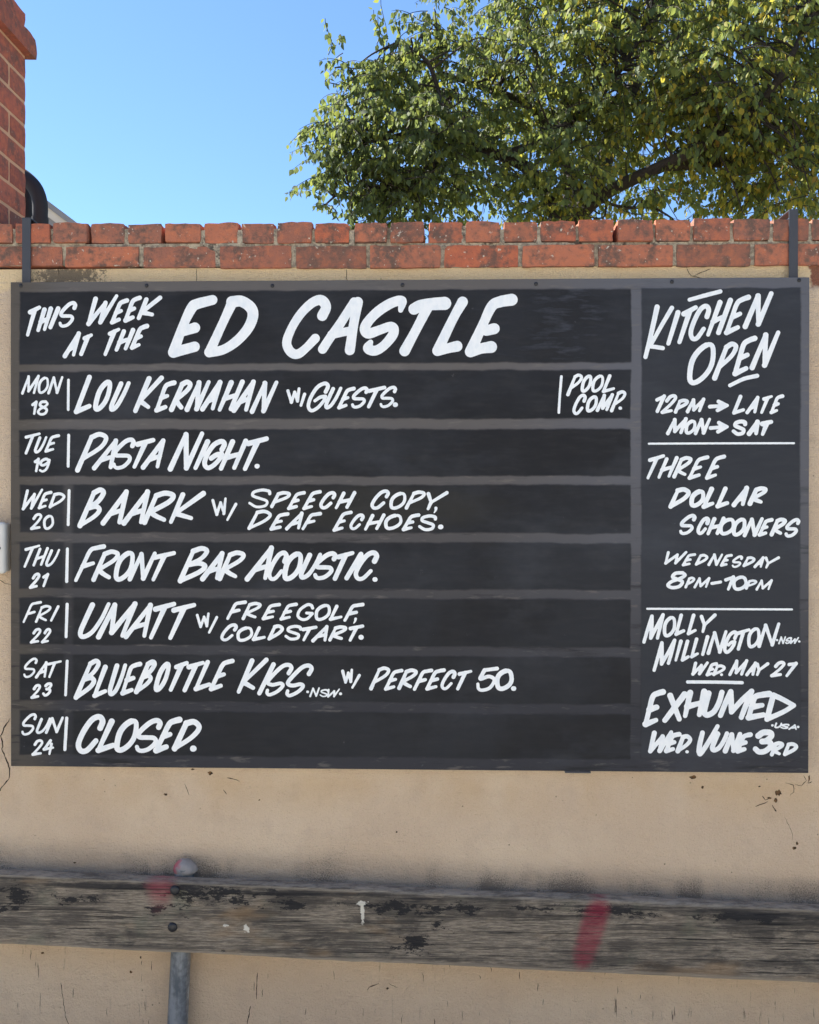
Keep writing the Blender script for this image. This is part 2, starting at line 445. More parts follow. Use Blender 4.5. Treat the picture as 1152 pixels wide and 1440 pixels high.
# bark and leaves
m_bark = Mat('dark grey bark', 0.95); a = m_bark.noise(8, 5, 0.7, m_bark.scaled(3, 3, 0.6)); b = m_bark.noise(50, 4)
m_bark.color(m_bark.mix(srgb(40, 35, 30), srgb(64, 56, 48), a)).bump(a + b * 0.5, 0.02)
ml = Mat('mixed green autumn leaves', 0.62)
ri = ml.island()
yz = ml.noise(0.55, 3, 0.6)
t = (ri * 0.78 + (yz - 0.5) * 0.7 + ml.x.step(-2.4, 0.6, -0.12, 0.19))
lc = ml.ramp(t, [(0.0, srgb(82, 96, 74)), (0.3, srgb(94, 110, 72)), (0.5, srgb(108, 122, 68)), (0.7, srgb(124, 132, 66)), (0.86, srgb(150, 148, 64)), (0.96, srgb(192, 174, 66)), (1.0, srgb(172, 140, 70))])
ml.color(lc)
ml.b.inputs['Specular IOR Level'].default_value = 0.22
tr = ml.nt.nodes.new('ShaderNodeBsdfTranslucent'); ms = ml.nt.nodes.new('ShaderNodeMixShader'); ms.inputs[0].default_value = 0.55
lt = ml.mix(lc, srgb(150, 156, 66), 0.3)
ml.nt.links.new(lt.k, tr.inputs[0]); ml.nt.links.new(ml.b.outputs[0], ms.inputs[1]); ml.nt.links.new(tr.outputs[0], ms.inputs[2])
ml.nt.links.new(ms.outputs[0], ml.nt.nodes['Material Output'].inputs['Surface'])

# ------------------------------------------------------------------ ground
def sheet(name, x0, x1, y0, y1, z, m):
    return tag(meshobj(name, [(x0, y0, z), (x1, y0, z), (x1, y1, z), (x0, y1, z)], [(0, 1, 2, 3)], m), kind='structure')
sheet('ground', -250, 250, -250, 250, -0.16, m_soil)
sheet('road', -60, 60, -9, -3.35, -0.15, m_asph)
f = MB(); f.box(-60, 60, -3.2, -0.0, -0.156, 0.0); tag(f.build('pavement', m_conc), kind='structure')
f = MB(); f.box(-60, 60, -3.35, -3.2, -0.156, -0.004, 0.02); tag(f.build('kerb', m_conc), kind='structure')
f = MB(); f.box(-60, 60, -10.5, -9, -0.157, 0.0); tag(f.build('pavement', m_conc), kind='structure')
# added cream building behind the camera, unseen, to bounce warm light onto the wall
ob = thing('bounce_building', 'added unseen cream building across the lane, bouncing warm light onto the wall', 'building', (0, -13, 0))
g = MB(); g.box(-22, 22, -16, -10.5, -0.15, 6.2); g.build('building_wall', m_hwall, ob)
g = MB(); g.box(-22.2, 22.2, -16.2, -10.3, 6.2, 6.45, 0.03); g.build('parapet', m_trim, ob)
for i in range(-4, 5):
    g = MB(); g.box(i * 4.6 - 0.6, i * 4.6 + 0.6, -10.52, -10.46, 1.0, 2.6); wf = g.build('window', m_trim, ob)
    g = MB(); g.box(i * 4.6 - 0.52, i * 4.6 + 0.52, -10.459, -10.455, 1.08, 2.52); g.build('pane', m_black, wf)
sheet('garden_ground', -30, 30, 0.24, 40, -0.03, m_soil)

# ------------------------------------------------------------------ wall
wall = thing('rendered_wall', 'buff painted rendered wall topped with two courses of weathered red brick', 'wall')
XL, XR = -5.0, 6.0
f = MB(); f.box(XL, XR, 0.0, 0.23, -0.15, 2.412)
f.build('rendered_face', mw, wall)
ZB = lambda x: float(np.interp(x, [-1.2, 0.0, 0.5, 1.3], [2.417, 2.402, 2.405, 2.404]))
ZM = lambda x: float(np.interp(x, [-1.2, 0.0, 1.3], [2.486, 2.479, 2.476]))
ZT = lambda x: float(np.interp(x, [-1.2, 0.0, 1.3], [2.554, 2.547, 2.551]))


def brick(mbuf, x0, x1, y0, y1, z0, z1, r=0.006, rough=0.0035, step=0.022, yaw=0.0):
    """one hand-made brick: rounded box of small quads with a worn, uneven surface"""
    n = [max(2, int(round((b - a) / step))) for a, b in ((x0, x1), (y0, y1), (z0, z1))]
    bm = bmesh.new(); seen = {}
    lo = Vector((x0, y0, z0)); hi = Vector((x1, y1, z1)); cen = (lo + hi) / 2
    seed = Vector((RNG.uniform(-50, 50), RNG.uniform(-50, 50), RNG.uniform(-50, 50)))
    def vert(i, j, k):
        key = (i, j, k)
        if key in seen: return seen[key]
        p = Vector((x0 + (x1 - x0) * i / n[0], y0 + (y1 - y0) * j / n[1], z0 + (z1 - z0) * k / n[2]))
        q = Vector([min(max(p[a], lo[a] + r), hi[a] - r) for a in range(3)])
        d = p - q
        if d.length > 1e-9: p = q + d.normalized() * r
        out = d.normalized() if d.length > 1e-9 else Vector()
        nn = mnoise.noise(p * 22 + seed) * 0.7 + mnoise.noise(p * 60 + seed) * 0.5
        edge = sum(1 for a in range(3) if p[a] < lo[a] + 2 * r or p[a] > hi[a] - 2 * r)
        p = p + out * nn * rough * (2.0 if edge >= 2 else 1.0)
        if yaw:
            dx, dy = p.x - cen.x, p.y - cen.y; p.x = cen.x + dx - dy * yaw; p.y = cen.y + dy + dx * yaw
        seen[key] = bm.verts.new(p); return seen[key]
    for a, b, c3 in ((0, 1, 2), (1, 2, 0), (2, 0, 1)):
        for side in (0, n[c3]):
            for i in range(n[a]):
                for j in range(n[b]):
                    q = []
                    for di, dj in ((0, 0), (1, 0), (1, 1), (0, 1)):
                        ijk = [0, 0, 0]; ijk[a] = i + di; ijk[b] = j + dj; ijk[c3] = side
                        q.append(vert(*ijk))
                    bm.faces.new(q if side else q[::-1])
    mbuf.bm(bm)


top_j = [-1.341, -1.22, -1.103, -0.986, -0.871, -0.754, -0.631, -0.514, -0.402, -0.285, -0.166, -0.052, 0.064, 0.181, 0.297, 0.41, 0.527, 0.644, 0.761, 0.875, 0.996, 1.116, 1.234, 1.352]
bot_j = [-1.301, -1.065, -0.823, -0.583, -0.347, -0.115, 0.115, 0.353, 0.586, 0.824, 1.06, 1.294]
wide_t = {3: 0.007, 4: 0.006, 5: 0.010, 9: 0.008, 10: 0.018, 11: 0.010, 14: 0.011, 16: 0.006, 17: 0.010, 12: 0.012}
def extend(js, pitch):
    js = list(js)
    while js[0] > XL + pitch: js.insert(0, js[0] - pitch)
    while js[-1] < XR - pitch: js.append(js[-1] + pitch)
    return js
cb = MB(); mo = MB()
js = extend(bot_j, 0.238)
for i in range(len(js) - 1):
    a, b = js[i], js[i + 1]; xm = (a + b) / 2
    d = RNG.uniform(-0.003, 0.003); g = RNG.uniform(0.004, 0.006)
    det = -2 < xm < 2
    brick(cb, a + g, b - g, -0.011 + d, 0.113, ZB(xm) + RNG.uniform(0.000, 0.004), ZM(xm) - 0.004 + RNG.uniform(-0.0015, 0.0015), 0.0042, 0.0024, 0.016 if det else 0.05, RNG.uniform(-0.006, 0.006))
    brick(cb, a + g, b - g, 0.122, 0.242, ZB(xm), ZM(xm) - 0.004, 0.007, 0.003, 0.05)
js = extend(top_j, 0.117)
i0 = js.index(top_j[0])
for i in range(len(js) - 1):
    a, b = js[i], js[i + 1]; xm = (a + b) / 2
    k = i - i0
    gl = wide_t.get(k, 0.0085) / 2 + RNG.uniform(-0.001, 0.001); gr_ = wide_t.get(k + 1, 0.0085) / 2 + RNG.uniform(-0.001, 0.001)
    det = -2 < xm < 2
    brick(cb, a + gl, b - gr_, -0.012 + RNG.uniform(-0.005, 0.004), 0.243 + RNG.uniform(-0.005, 0.004), ZM(xm) + 0.005 + RNG.uniform(-0.0015, 0.002), ZT(xm) + RNG.uniform(-0.002, 0.002), 0.0055, 0.003, 0.016 if det else 0.05, RNG.uniform(-0.008, 0.008))
    if k not in (3, 5, 12, 17):
        mo.box(a - 0.008, a + 0.008, -0.007 + RNG.uniform(-0.002, 0.006), 0.236, ZM(xm) - 0.003, ZT(xm) - 0.012 - RNG.uniform(0, 0.014))
smooth_by_angle(cb.build('brick_coping', m_brick, wall), 50)
xs = np.arange(XL, XR, 0.25)
for x in xs:
    xm = x + 0.125
    mo.box(x, x + 0.25, -0.0055 + RNG.uniform(-0.001, 0.002), 0.232, ZB(xm) + 0.005 + RNG.uniform(0, 0.0008), ZM(xm) + 0.0035 + RNG.uniform(0, 0.001))
mo.build('mortar', m_mort, wall)

def ribbon(mbuf, pts, w0, y=-0.0006, seed=0):
    """thin crooked dark line lying on the wall face"""
    rr = random.Random(seed); P = []
    for (a, b) in zip(pts[:-1], pts[1:]):
        n = max(2, int(math.hypot(b[0] - a[0], b[1] - a[1]) / 0.008))
        for i in range(n):
            t = i / n; P.append((a[0] + (b[0] - a[0]) * t + rr.uniform(-.0015, .0015), a[1] + (b[1] - a[1]) * t + rr.uniform(-.0015, .0015)))
    P.append(pts[-1]); v = []; q = []
    for i, p in enumerate(P):
        a = P[max(i - 1, 0)]; b = P[min(i + 1, len(P) - 1)]
        dx, dz = b[0] - a[0], b[1] - a[1]; L = math.hypot(dx, dz) or 1
        w = w0 * 0.62 * rr.uniform(0.45, 1.25) * (0.4 if i in (0, len(P) - 1) else 1) / 2
        v += [(p[0] - dz / L * w, y, p[1] + dx / L * w), (p[0] + dz / L * w, y, p[1] - dx / L * w)]
    for i in range(len(P) - 1): q.append((2 * i, 2 * i + 1, 2 * i + 3, 2 * i + 2))
    mbuf.add(v, q)
def blob(mbuf, x, z, a, b, y=-0.0008, seed=0):
    rr = random.Random(seed); n = 14
    v = [(x, y, z)] + [(x + a * math.cos(2 * math.pi * k / n) * rr.uniform(0.5, 1.2), y, z + b * math.sin(2 * math.pi * k / n) * rr.uniform(0.5, 1.2)) for k in range(n)]
    mbuf.add(v, [(0, k + 1, (k + 1) % n + 1) for k in range(n)])
cr = MB()
ribbon(cr, [(-1.2410, 1.0028), (-1.2591, 0.9758), (-1.2704, 0.9489), (-1.2636, 0.9244), (-1.2659, 0.9088), (-1.2501, 0.8709), (-1.2411, 0.8375), (-1.2456, 0.8129), (-1.2682, 0.7859), (-1.2864, 0.7544), (-1.3135, 0.7139)], 0.006, seed=1)
ribbon(cr, [(-1.3402, 1.4465), (-1.2724, 1.4378), (-1.2543, 1.4289), (-1.2362, 1.4245)], 0.003, seed=2)
for i, (a, b, c_, d) in enumerate([(82, 374, 83, 386), (277, 376, 276, 396), (487, 379, 488, 396), (970, 377, 974, 390), (1003, 380, 1010, 386)]):
    pass
ribbon(cr, [(-1.0870, 2.4173), (-1.0847, 2.3928)], 0.003, seed=3)
ribbon(cr, [(-0.6502, 2.4121), (-0.6525, 2.3679)], 0.004, seed=4)
ribbon(cr, [(-0.1841, 2.4046), (-0.1818, 2.3628)], 0.004, seed=5)
ribbon(cr, [(0.8612, 2.4043), (0.8764, 2.3781), (0.9154, 2.3691)], 0.003, seed=6)
ribbon(cr, [(0.8808, 2.3780), (0.9369, 2.3995)], 0.003, seed=7)
ribbon(cr, [(1.0761, 0.7488), (1.0912, 0.7577), (1.1127, 0.7666)], 0.005, seed=8)
ribbon(cr, [(1.0954, 0.7839), (1.1062, 0.7709), (1.1170, 0.7798)], 0.005, seed=9)
ribbon(cr, [(1.1257, 0.7559), (1.1322, 0.7428), (1.1387, 0.7363)], 0.006, seed=10)
ribbon(cr, [(1.1665, 0.8239), (1.1902, 0.8176), (1.1924, 0.7958), (1.1795, 0.7847)], 0.003, seed=11)
ribbon(cr, [(1.1945, 0.8198), (1.2161, 0.8156), (1.2290, 0.8310), (1.2203, 0.8483)], 0.003, seed=12)
ribbon(cr, [(1.2397, 0.8485), (1.2354, 0.8245), (1.2462, 0.8290)], 0.004, seed=13)
ribbon(cr, [(1.1646, 0.7170), (1.1862, 0.6736), (1.1884, 0.6474)], 0.002, seed=14)
ribbon(cr, [(-0.5564, 0.8258), (-0.5363, 0.8216), (-0.5163, 0.8129)], 0.004, seed=15)
ribbon(cr, [(-0.6881, 0.8046), (-0.6792, 0.7825), (-0.6747, 0.7692)], 0.004, seed=16)
ribbon(cr, [(-0.5676, 0.7858), (-0.5564, 0.7726)], 0.004, seed=17)
ribbon(cr, [(-1.0789, 0.1762), (-1.0744, 0.1361), (-1.0654, 0.0737), (-1.0474, 0.0249)], 0.003, seed=18)
ribbon(cr, [(-0.4605, 0.2168), (-0.4627, 0.1346)], 0.004, seed=19)
ribbon(cr, [(-0.4827, 0.1121), (-0.4916, 0.0564)], 0.005, seed=20)
ribbon(cr, [(-1.1736, 0.2776), (-1.1759, 0.2462)], 0.003, seed=21)
ribbon(cr, [(-0.1186, 0.1688), (-0.1009, 0.1824), (-0.0810, 0.1893)], 0.005, seed=22)
ribbon(cr, [(-0.0523, 0.1897), (-0.0214, 0.1769)], 0.003, seed=23)
rr = random.Random(5)
for i in range(44):
    px = rr.uniform(-1.1, 0.75) if i > 14 else rr.uniform(-0.35, 0.3); pz = rr.uniform(0.03, 0.29); L = rr.uniform(0.008, 0.03)
    ribbon(cr, [(px, pz), (px + rr.uniform(-.003, .003), pz - L)], rr.uniform(0.0015, 0.0032), seed=100 + i)
cr.build('crack', m_crack, wall)
ch = MB()
for i, (p, a, b) in enumerate([((1.1450, 0.7931), .011, .011), ((1.1364, 0.7712), .007, .008), ((1.1928, 0.6235), .007, .006), ((1.2014, 0.6388), .004, .006), ((1.0867, 0.8122), .005, .003), ((1.2375, 0.8398), .004, .009),
                               ((-0.6077, 0.8387), .009, .007), ((-0.7485, 0.7707), .006, .004), ((-0.4539, 0.7558), .003, .003), ((-0.8584, 0.2130), .006, .005), ((-0.8270, 0.2603), .003, .005), ((-0.0261, 0.6606), .004, .003), ((-0.6636, 0.8493), .006, .003),
                               ((0.8856, 0.8388), .012, .007), ((0.9138, 0.8084), .004, .006), ((0.7993, 0.5709), .003, .002), ((0.3214, 0.6247), .003, .002), ((-0.0545, 0.1742), .005, .004), ((-1.1375, 0.2691), .006, .004), ((1.1170, 0.7776), .006, .004), ((-1.0359, 0.5539), .005, .003)]):
    blob(ch, p[0], p[1], a, b, seed=i + 3)
ch.build('chipped_patch', m_chip, wall)

# ------------------------------------------------------------------ brick pier at the left end
px1 = -1.296; px0 = px1 - 0.47
pier = thing('brick_pier', 'red brick pier with a projecting brick cap standing on the left end of the wall', 'pier', (px0 + 0.235, 0.115, 2.565))
bp = MB(); mp = MB()
zs = [2.566, 2.645 - 0.004] + [2.645 + 0.078 * k - 0.004 for k in range(1, 8)]
mp.box(px0 + 0.003, px1 - 0.003, 0.003, 0.227, 2.56, zs[-1] + 0.11)
for k in range(len(zs) - 1):
    z0, z1 = zs[k] + 0.009, zs[k + 1]
    if k % 2 == 0:
        for a, b in ((px0, px0 + 0.23), (px1 - 0.23, px1)):
            for c0, c1 in ((0.0, 0.11), (0.12, 0.23)):
                brick(bp, a, b, c0 + RNG.uniform(-.002, .002), c1, z0, z1, 0.005, 0.0009, 0.025)
    else:
        for i in range(4):
            a = px0 + i * 0.12; brick(bp, a, a + 0.11, RNG.uniform(-.002, .002), 0.23, z0, z1, 0.005, 0.0009, 0.025)
zc = zs[-1] + 0.009
smooth_by_angle(bp.build('brick_shaft', m_pier, pier), 50)
bc = MB()
for i in range(3):
    a = px0 - 0.03 + i * 0.178; brick(bc, a, a + 0.170, -0.03, 0.258, zc, zc + 0.072, 0.007, 0.003, 0.025)
for i in range(4):
    a = px0 + i * 0.12; brick(bc, a, a + 0.11, 0.0, 0.232, zc + 0.078, zc + 0.146, 0.007, 0.003, 0.025)
smooth_by_angle(bc.build('corbelled_cap', m_pier, pier), 50)
mp.build('mortar', m_pmort, pier)

# ------------------------------------------------------------------ signboard
BZ = 0.8653; BY = -0.038
board = thing('event_board', 'wide black painted notice board hand lettered in white, hung on the wall under the bricks', 'notice board', (0, BY, BZ))
f = MB(); f.box(-1.22, 1.22, BY, BY + 0.019, BZ, BZ + H, 0.0018)
f.build('board_panel', mb, board)
for x, z0, z1 in ((-1.180, 2.30, 2.568), (1.180, 2.30, 2.574)):
    f = MB()
    f.box(x - 0.0135, x + 0.0135, BY + 0.0195, BY + 0.0235, z0, z1, 0.0008)
    f.box(x - 0.0135, x + 0.0135, BY + 0.0236, 0.262, z1 - 0.004, z1 - 0.0002, 0.0008)
    f.box(x - 0.0135, x + 0.0135, 0.2622, 0.2662, z1 - 0.16, z1, 0.0008)
    f.build('hanging_strap', m_steel, board)
for (x, z) in [(-1.188, 2.351), (-0.796, 2.349), (-0.407, 2.346), (-0.008, 2.346), (0.398, 2.347), (0.808, 2.351), (1.189, 2.353)]:
    bm = bmesh.new(); bmesh.ops.create_uvsphere(bm, u_segments=14, v_segments=8, radius=0.0062)
    for v in bm.verts: v.co = Vector((v.co.x + x, v.co.y * 0.45 + BY - 0.0004, v.co.z + z))
    f = MB(); f.bm(bm); f.build('screw', m_screw, board, True)
f = MB(); f.box(0.488, 0.566, BY - 0.001, BY + 0.016, BZ - 0.006, BZ - 0.0005, 0.001); f.build('bottom_clip', m_steel, board)

# ---- brush lettering.  Every letter is a set of brush strokes; widths, slant and boxes in millimetres from the foot of the board
WRITING = [
('words THIS WEEK AT THE in small slanted white brush capitals', '''W 12.5 .38 .15
T -1173 1327 -1123 1425 H -1140 1341 -1087 1421 I -1102 1350 -1064 1421 S -1071 1354 -1010 1439
W -983 1360 -882 1459 E -910 1364 -850 1445 E -868 1370 -810 1453 K -827 1377 -747 1453
A -1057 1261 -1000 1344 T -1006 1267 -961 1339 T -931 1266 -876 1356 H -896 1280 -831 1354 E -848 1286 -788 1366'''),
('words ED CASTLE in the largest thick white brush capitals', '''~ -591.7,1438.3,15.1 -639.4,1426.1,16.2 -656.6,1412.9,16.2 -683.3,1358.1,14.0 -712.7,1278.5,16.6
~ -712.7,1277.8,16.6 -681.4,1286.0,15.9 -647.0,1295.0,15.9
~ -681.4,1342.9,15.1 -646.2,1353.3,16.2
~ -531.8,1427.4,15.9 -559.2,1368.8,13.6 -600.4,1280.0,15.1
~ -531.8,1432.3,17.4 -502.1,1433.6,17.0 -473.5,1413.8,17.0 -467.1,1387.3,16.6 -483.0,1349.5,15.9 -517.3,1311.8,15.1 -559.2,1285.5,14.3 -601.2,1278.1,15.9
~ -253.6,1388.1,15.9 -242.2,1412.6,15.5 -249.8,1430.7,16.2 -265.0,1436.1,15.5 -289.6,1424.1,14.3 -319.9,1394.1,13.6 -346.5,1352.7,13.2 -362.4,1311.2,14.0 -357.1,1286.6,14.3 -341.9,1272.1,14.7 -324.4,1273.2,14.0 -300.9,1292.0,12.8 -275.1,1319.1,14.0
~ -156.3,1430.9,12.8 -198.6,1363.3,14.3 -228.9,1321.9,14.0 -252.4,1286.1,14.3
~ -145.0,1429.0,15.9 -157.8,1359.3,14.3 -169.1,1282.8,15.5
~ -225.1,1330.2,13.2 -166.5,1342.4,12.8
~ -13.6,1403.8,7.6 -9.8,1432.0,14.3 -40.0,1426.5,15.5 -77.7,1404.1,15.5 -107.9,1376.0,15.1 -123.0,1349.7,15.9 -112.4,1333.4,15.9 -77.7,1343.8,14.3 -45.6,1354.2,14.3 -34.3,1345.5,15.1 -39.9,1324.8,15.1 -66.3,1294.8,14.3 -92.7,1280.6,15.1 -113.5,1288.2,15.1 -106.0,1306.3,8.3
~ 27.5,1407.3,17.4 48.2,1417.8,17.4 85.9,1422.1,18.9 120.5,1423.8,20.0
~ 67.1,1409.0,15.9 33.2,1343.3,14.3 -1.4,1279.4,16.2
~ 175.0,1428.0,16.2 146.1,1376.6,14.3 99.2,1279.8,16.2
~ 99.2,1279.8,16.2 131.2,1287.2,15.1 158.2,1293.1,16.6
~ 324.3,1433.9,18.1 288.7,1427.7,17.0 263.6,1413.6,15.9 236.3,1357.4,14.3 199.6,1276.7,17.4
~ 199.6,1276.7,17.4 232.6,1286.0,15.9 261.8,1290.4,18.1
~ 247.5,1340.4,15.9 271.2,1345.9,16.6'''),
('date MON 18 in thin white brush capitals', '''W 8.7 .3 .05
M -1187 1149 -1128 1211 O -1135 1151 -1099 1205 N -1105 1150 -1054 1207
W 9.1 .12 .05
1 -1155 1086 -1135 1131 8 -1138 1084 -1100 1132'''),
('thin white upright bar between MON 18 and LOU KERNAHAN', '''~ -1038.9,1194.0,4.2 -1039.7,1102.6,4.2'''),
('words LOU KERNAHAN W/ GUESTS. in white brush capitals', '''W 13.6 .42 .06
L -1022 1089 -966 1210 O -962 1096 -902 1195 U -913 1095 -844 1191
K -838 1091 -742 1207 E -772 1093 -703 1192 R -726 1095 -653 1194 N -678 1095 -596 1194 A -630 1096 -561 1193 H -577 1094 -492 1194 A -533 1092 -458 1194 N -477 1088 -387 1192
W 10.2 -.12 .2
W -364 1119 -320 1170 / -324 1109 -303 1153
W 12.1 .42 .08
G -302 1092 -230 1187 U -248 1101 -191 1172 E -208 1101 -151 1171 S -166 1103 -110 1173 T -117 1104 -57 1174 S -79 1104 -23 1175 . -36 1107 -23 1124'''),
('words POOL COMP. in small white brush capitals beside a thin bar', '''~ 475.1,1199.7,4.1 470.1,1136.7,3.9 467.4,1090.6,3.9
W 10.4 .38 .08
P 490 1140 541 1209 O 533 1150 569 1206 O 565 1150 605 1206 L 597 1149 638 1206 C 508 1082 552 1148 O 549 1090 586 1143 M 579 1092 634 1149 P 622 1091 672 1158 . 648 1098 658 1109'''),
('date TUE 19 in thin white brush capitals', '''W 9.4 .35 .08
T -1176 964 -1125 1033 U -1147 967 -1104 1022 E -1114 970 -1065 1027
W 9.1 .15 .05
1 -1147 909 -1128 955 9 -1132 908 -1094 955'''),
('thin white upright bar between TUE 19 and PASTA NIGHT', '''~ -1038.2,1024.2,4.5 -1039.8,928.2,4.5'''),
('words PASTA NIGHT. in white brush capitals', '''W 13.6 .42 .06
P -1018 909 -914 1034 A -966 915 -884 1014 S -904 916 -828 1018 T -841 919 -768 1016
A -814 917 -737 1014
W 14.3 .42 .06
N -730 912 -616 1036 I -652 915 -599 1011 G -624 915 -547 1012 H -573 913 -481 1013 T -499 912 -417 1020 . -461 920 -447 936'''),
('date WED 20 in thin white brush capitals', '''W 9.4 .35 .08
W -1185 792 -1117 860 E -1135 795 -1089 852 D -1101 798 -1048 848
W 9.4 .22 .05
2 -1159 731 -1120 784 0 -1119 731 -1083 779'''),
('thin white upright bar between WED 20 and BAARK', '''~ -1036.8,853.3,4.5 -1039.9,747.8,4.5'''),
('words BAARK W/ SPEECH COPY, DEAF ECHOES. in white brush capitals', '''W 14.3 .42 .06
B -1011 737 -922 863 A -939 745 -851 857 A -874 745 -785 857
R -810 747 -705 853 K -728 749 -612 852
W 9.1 -.12 .15
W -595 775 -547 833 / -550 759 -515 816
W 11.3 .5 .06
S -482 798 -409 861 P -414 799 -349 852 E -362 793 -304 852 E -315 793 -255 855 C -263 795 -210 852 H -216 795 -149 852
D -484 732 -408 795 E -416 730 -354 787 A -368 731 -311 789 F -318 731 -254 788
E -222 727 -160 792 C -171 731 -123 784 H -126 730 -59 784 O -64 732 -7 783 E -10 729 47 784 S 40 729 99 782 . 102 734 116 751
C -106 794 -46 857 O -48 794 5 850 P -1 795 64 854 Y 65 792 133 852
~ 94.4,799.7,4.9 93.7,793.3,3.4 89.1,785.7,1.9'''),
('date THU 21 in thin white brush capitals', '''W 9.1 .38 .1
T -1180 614 -1126 687 H -1152 618 -1100 679 U -1112 617 -1064 674
W 9.4 .3 .1
2 -1163 549 -1126 600 1 -1121 554 -1099 599'''),
('thin white upright bar between THU 21 and FRONT BAR ACOUSTIC', '''~ -1042.2,673.1,4.5 -1044.6,572.5,4.9'''),
('words FRONT BAR ACOUSTIC. in white brush capitals', '''W 13.2 .42 .06
F -1023 569 -922 688 R -968 571 -878 672 O -898 572 -832 668 N -855 573 -763 667
T -782 572 -704 668
W 14.0 .42 .06
B -699 568 -601 683 A -630 574 -554 668 R -577 575 -488 670
A -492 574 -402 685 C -424 574 -356 670 O -376 575 -312 667 U -326 579 -252 665 S -282 578 -205 669 T -222 576 -153 670 I -186 578 -127 666 C -158 575 -79 671 . -99 574 -84 589'''),
('date FRI 22 in thin white brush capitals', '''W 8.3 .38 .08
F -1183 443 -1122 512 R -1144 444 -1092 500 I -1097 448 -1067 499
W 8.7 .28 .05
2 -1160 380 -1123 429 2 -1125 381 -1092 429'''),
('thin white upright bar between FRI 22 and UMATT', '''~ -1043.0,502.1,4.9 -1046.6,401.8,4.5'''),
('words UMATT W/ FREEGOLF, COLDSTART. in white brush capitals', '''W 14.3 .42 .06
U -1010 394 -906 511 M -953 394 -824 512 A -868 395 -776 508
T -790 393 -703 512 T -730 392 -641 509
W 8.7 -.12 .15
W -643 430 -600 479 / -606 413 -574 468
W 11.0 .45 .06
F -550 455 -485 516 R -502 455 -439 512
E -440 455 -380 509 E -385 454 -328 510 G -333 453 -277 510 O -277 453 -226 507 L -233 454 -190 504 F -189 451 -124 510
~ -150.7,460.8,4.2 -152.6,453.6,3.0 -156.8,447.6,1.5
C -568 389 -513 446 O -518 388 -465 437 L -470 391 -426 437
D -422 393 -371 443 S -370 393 -314 443 T -317 390 -267 440 A -287 388 -234 442 R -235 391 -176 441 T -173 390 -124 444 . -142 397 -126 412'''),
('date SAT 23 in thin white brush capitals', '''W 9.1 .33 .08
S -1181 273 -1134 338 A -1144 272 -1104 326 T -1106 273 -1059 330
W 9.1 .25 .08
2 -1158 209 -1124 256 3 -1122 216 -1089 261'''),
('thin white upright bar between SAT 23 and BLUEBOTTLE KISS', '''~ -1043.1,326.7,4.5 -1048.2,221.8,4.2'''),
('words BLUEBOTTLE KISS NSW W/ PERFECT 50. in white brush capitals', '''W 13.2 .42 .07
B -1023 207 -938 335 L -965 213 -917 316 U -917 218 -855 322 E -878 221 -809 326 B -835 226 -764 333
O -774 232 -720 327 T -728 233 -664 330 T -685 232 -614 331 L -650 236 -594 333 E -603 236 -523 337 K -518 228 -418 341 I -454 224 -396 327
s -430 220 -340 327 s -368 218 -278 325
W 6.0 .3 .06
. -302 232 -294 241 N -293 220 -260 251 S -262 220 -233 246 W -238 219 -198 248 . -201 226 -193 236
W 9.1 -.12 .15
W -195 262 -158 309 / -165 246 -135 292
W 11.7 .42 .06
P -109 242 -44 316
E -64 241 -4 309 R -23 244 40 310 F 24 241 87 310 E 62 242 125 311 C 108 243 158 307 T 156 243 207 308
W 12.1 .2 .05
5 217 239 287 317
W 13.6 .32 .02
0 274 242 333 312 . 324 243 339 258'''),
('date SUN 24 in thin white brush capitals', '''W 9.4 .36 .08
S -1187 95 -1137 166 U -1142 100 -1093 153 N -1113 101 -1053 156
W 9.1 .2 .05
2 -1155 33 -1117 85 4 -1120 35 -1083 85'''),
('thin white upright bar between SUN 24 and CLOSED', '''~ -1044.7,150.6,4.9 -1050.5,53.2,4.9'''),
('word CLOSED. in white brush capitals', '''W 15.9 .45 .08
C -1017 39 -924 164 L -955 43 -892 150 O -897 44 -819 152
W 16.3 .45 .08
S -834 43 -744 155 E -775 44 -685 157 D -718 50 -624 151 . -660 49 -642 70'''),
('words KITCHEN OPEN rising steeply in tall white brush capitals', '''~ 763.5,1409.3,7.9 745.8,1328.3,7.2 728.8,1258.1,6.4
~ 808.0,1406.4,6.8 775.5,1350.6,6.4 742.9,1290.9,5.7
~ 742.9,1290.2,6.0 762.6,1287.8,6.4 780.8,1284.8,6.4
~ 860.6,1430.8,5.7 908.7,1443.9,6.4 953.1,1455.2,6.4
W 14.0 .36 .22
I 790 1291 834 1400 T 823 1295 887 1415 C 857 1304 926 1419 H 909 1317 991 1436 E 964 1323 1045 1445 N 1020 1341 1113 1456
O 854 1172 940 1303 P 929 1186 1008 1304 E 990 1199 1064 1321 N 1041 1217 1134 1338
~ 982.5,1171.3,5.7 1023.8,1190.9,6.0 1063.7,1200.1,6.4'''),
('opening hours 12PM to LATE, MON to SAT with two white arrows', '''W 11.3 .38 .08
1 758 1088 791 1145 2 774 1085 825 1146 P 814 1086 860 1132 M 850 1087 909 1135 > 917 1091 980 1128
L 989 1083 1028 1143 A 1029 1084 1071 1140 T 1072 1084 1112 1143 E 1101 1084 1145 1144
M 791 1021 856 1076 O 846 1022 883 1069 N 874 1021 927 1075 > 919 1026 980 1064
W 12.8 .33 .06
S 987 1018 1036 1070 A 1033 1018 1072 1068 T 1073 1017 1113 1068'''),
('long thin white rule under the kitchen hours', '''~ 739.4,995.5,3.1 957.2,996.3,3.1 1174.1,996.5,3.1'''),
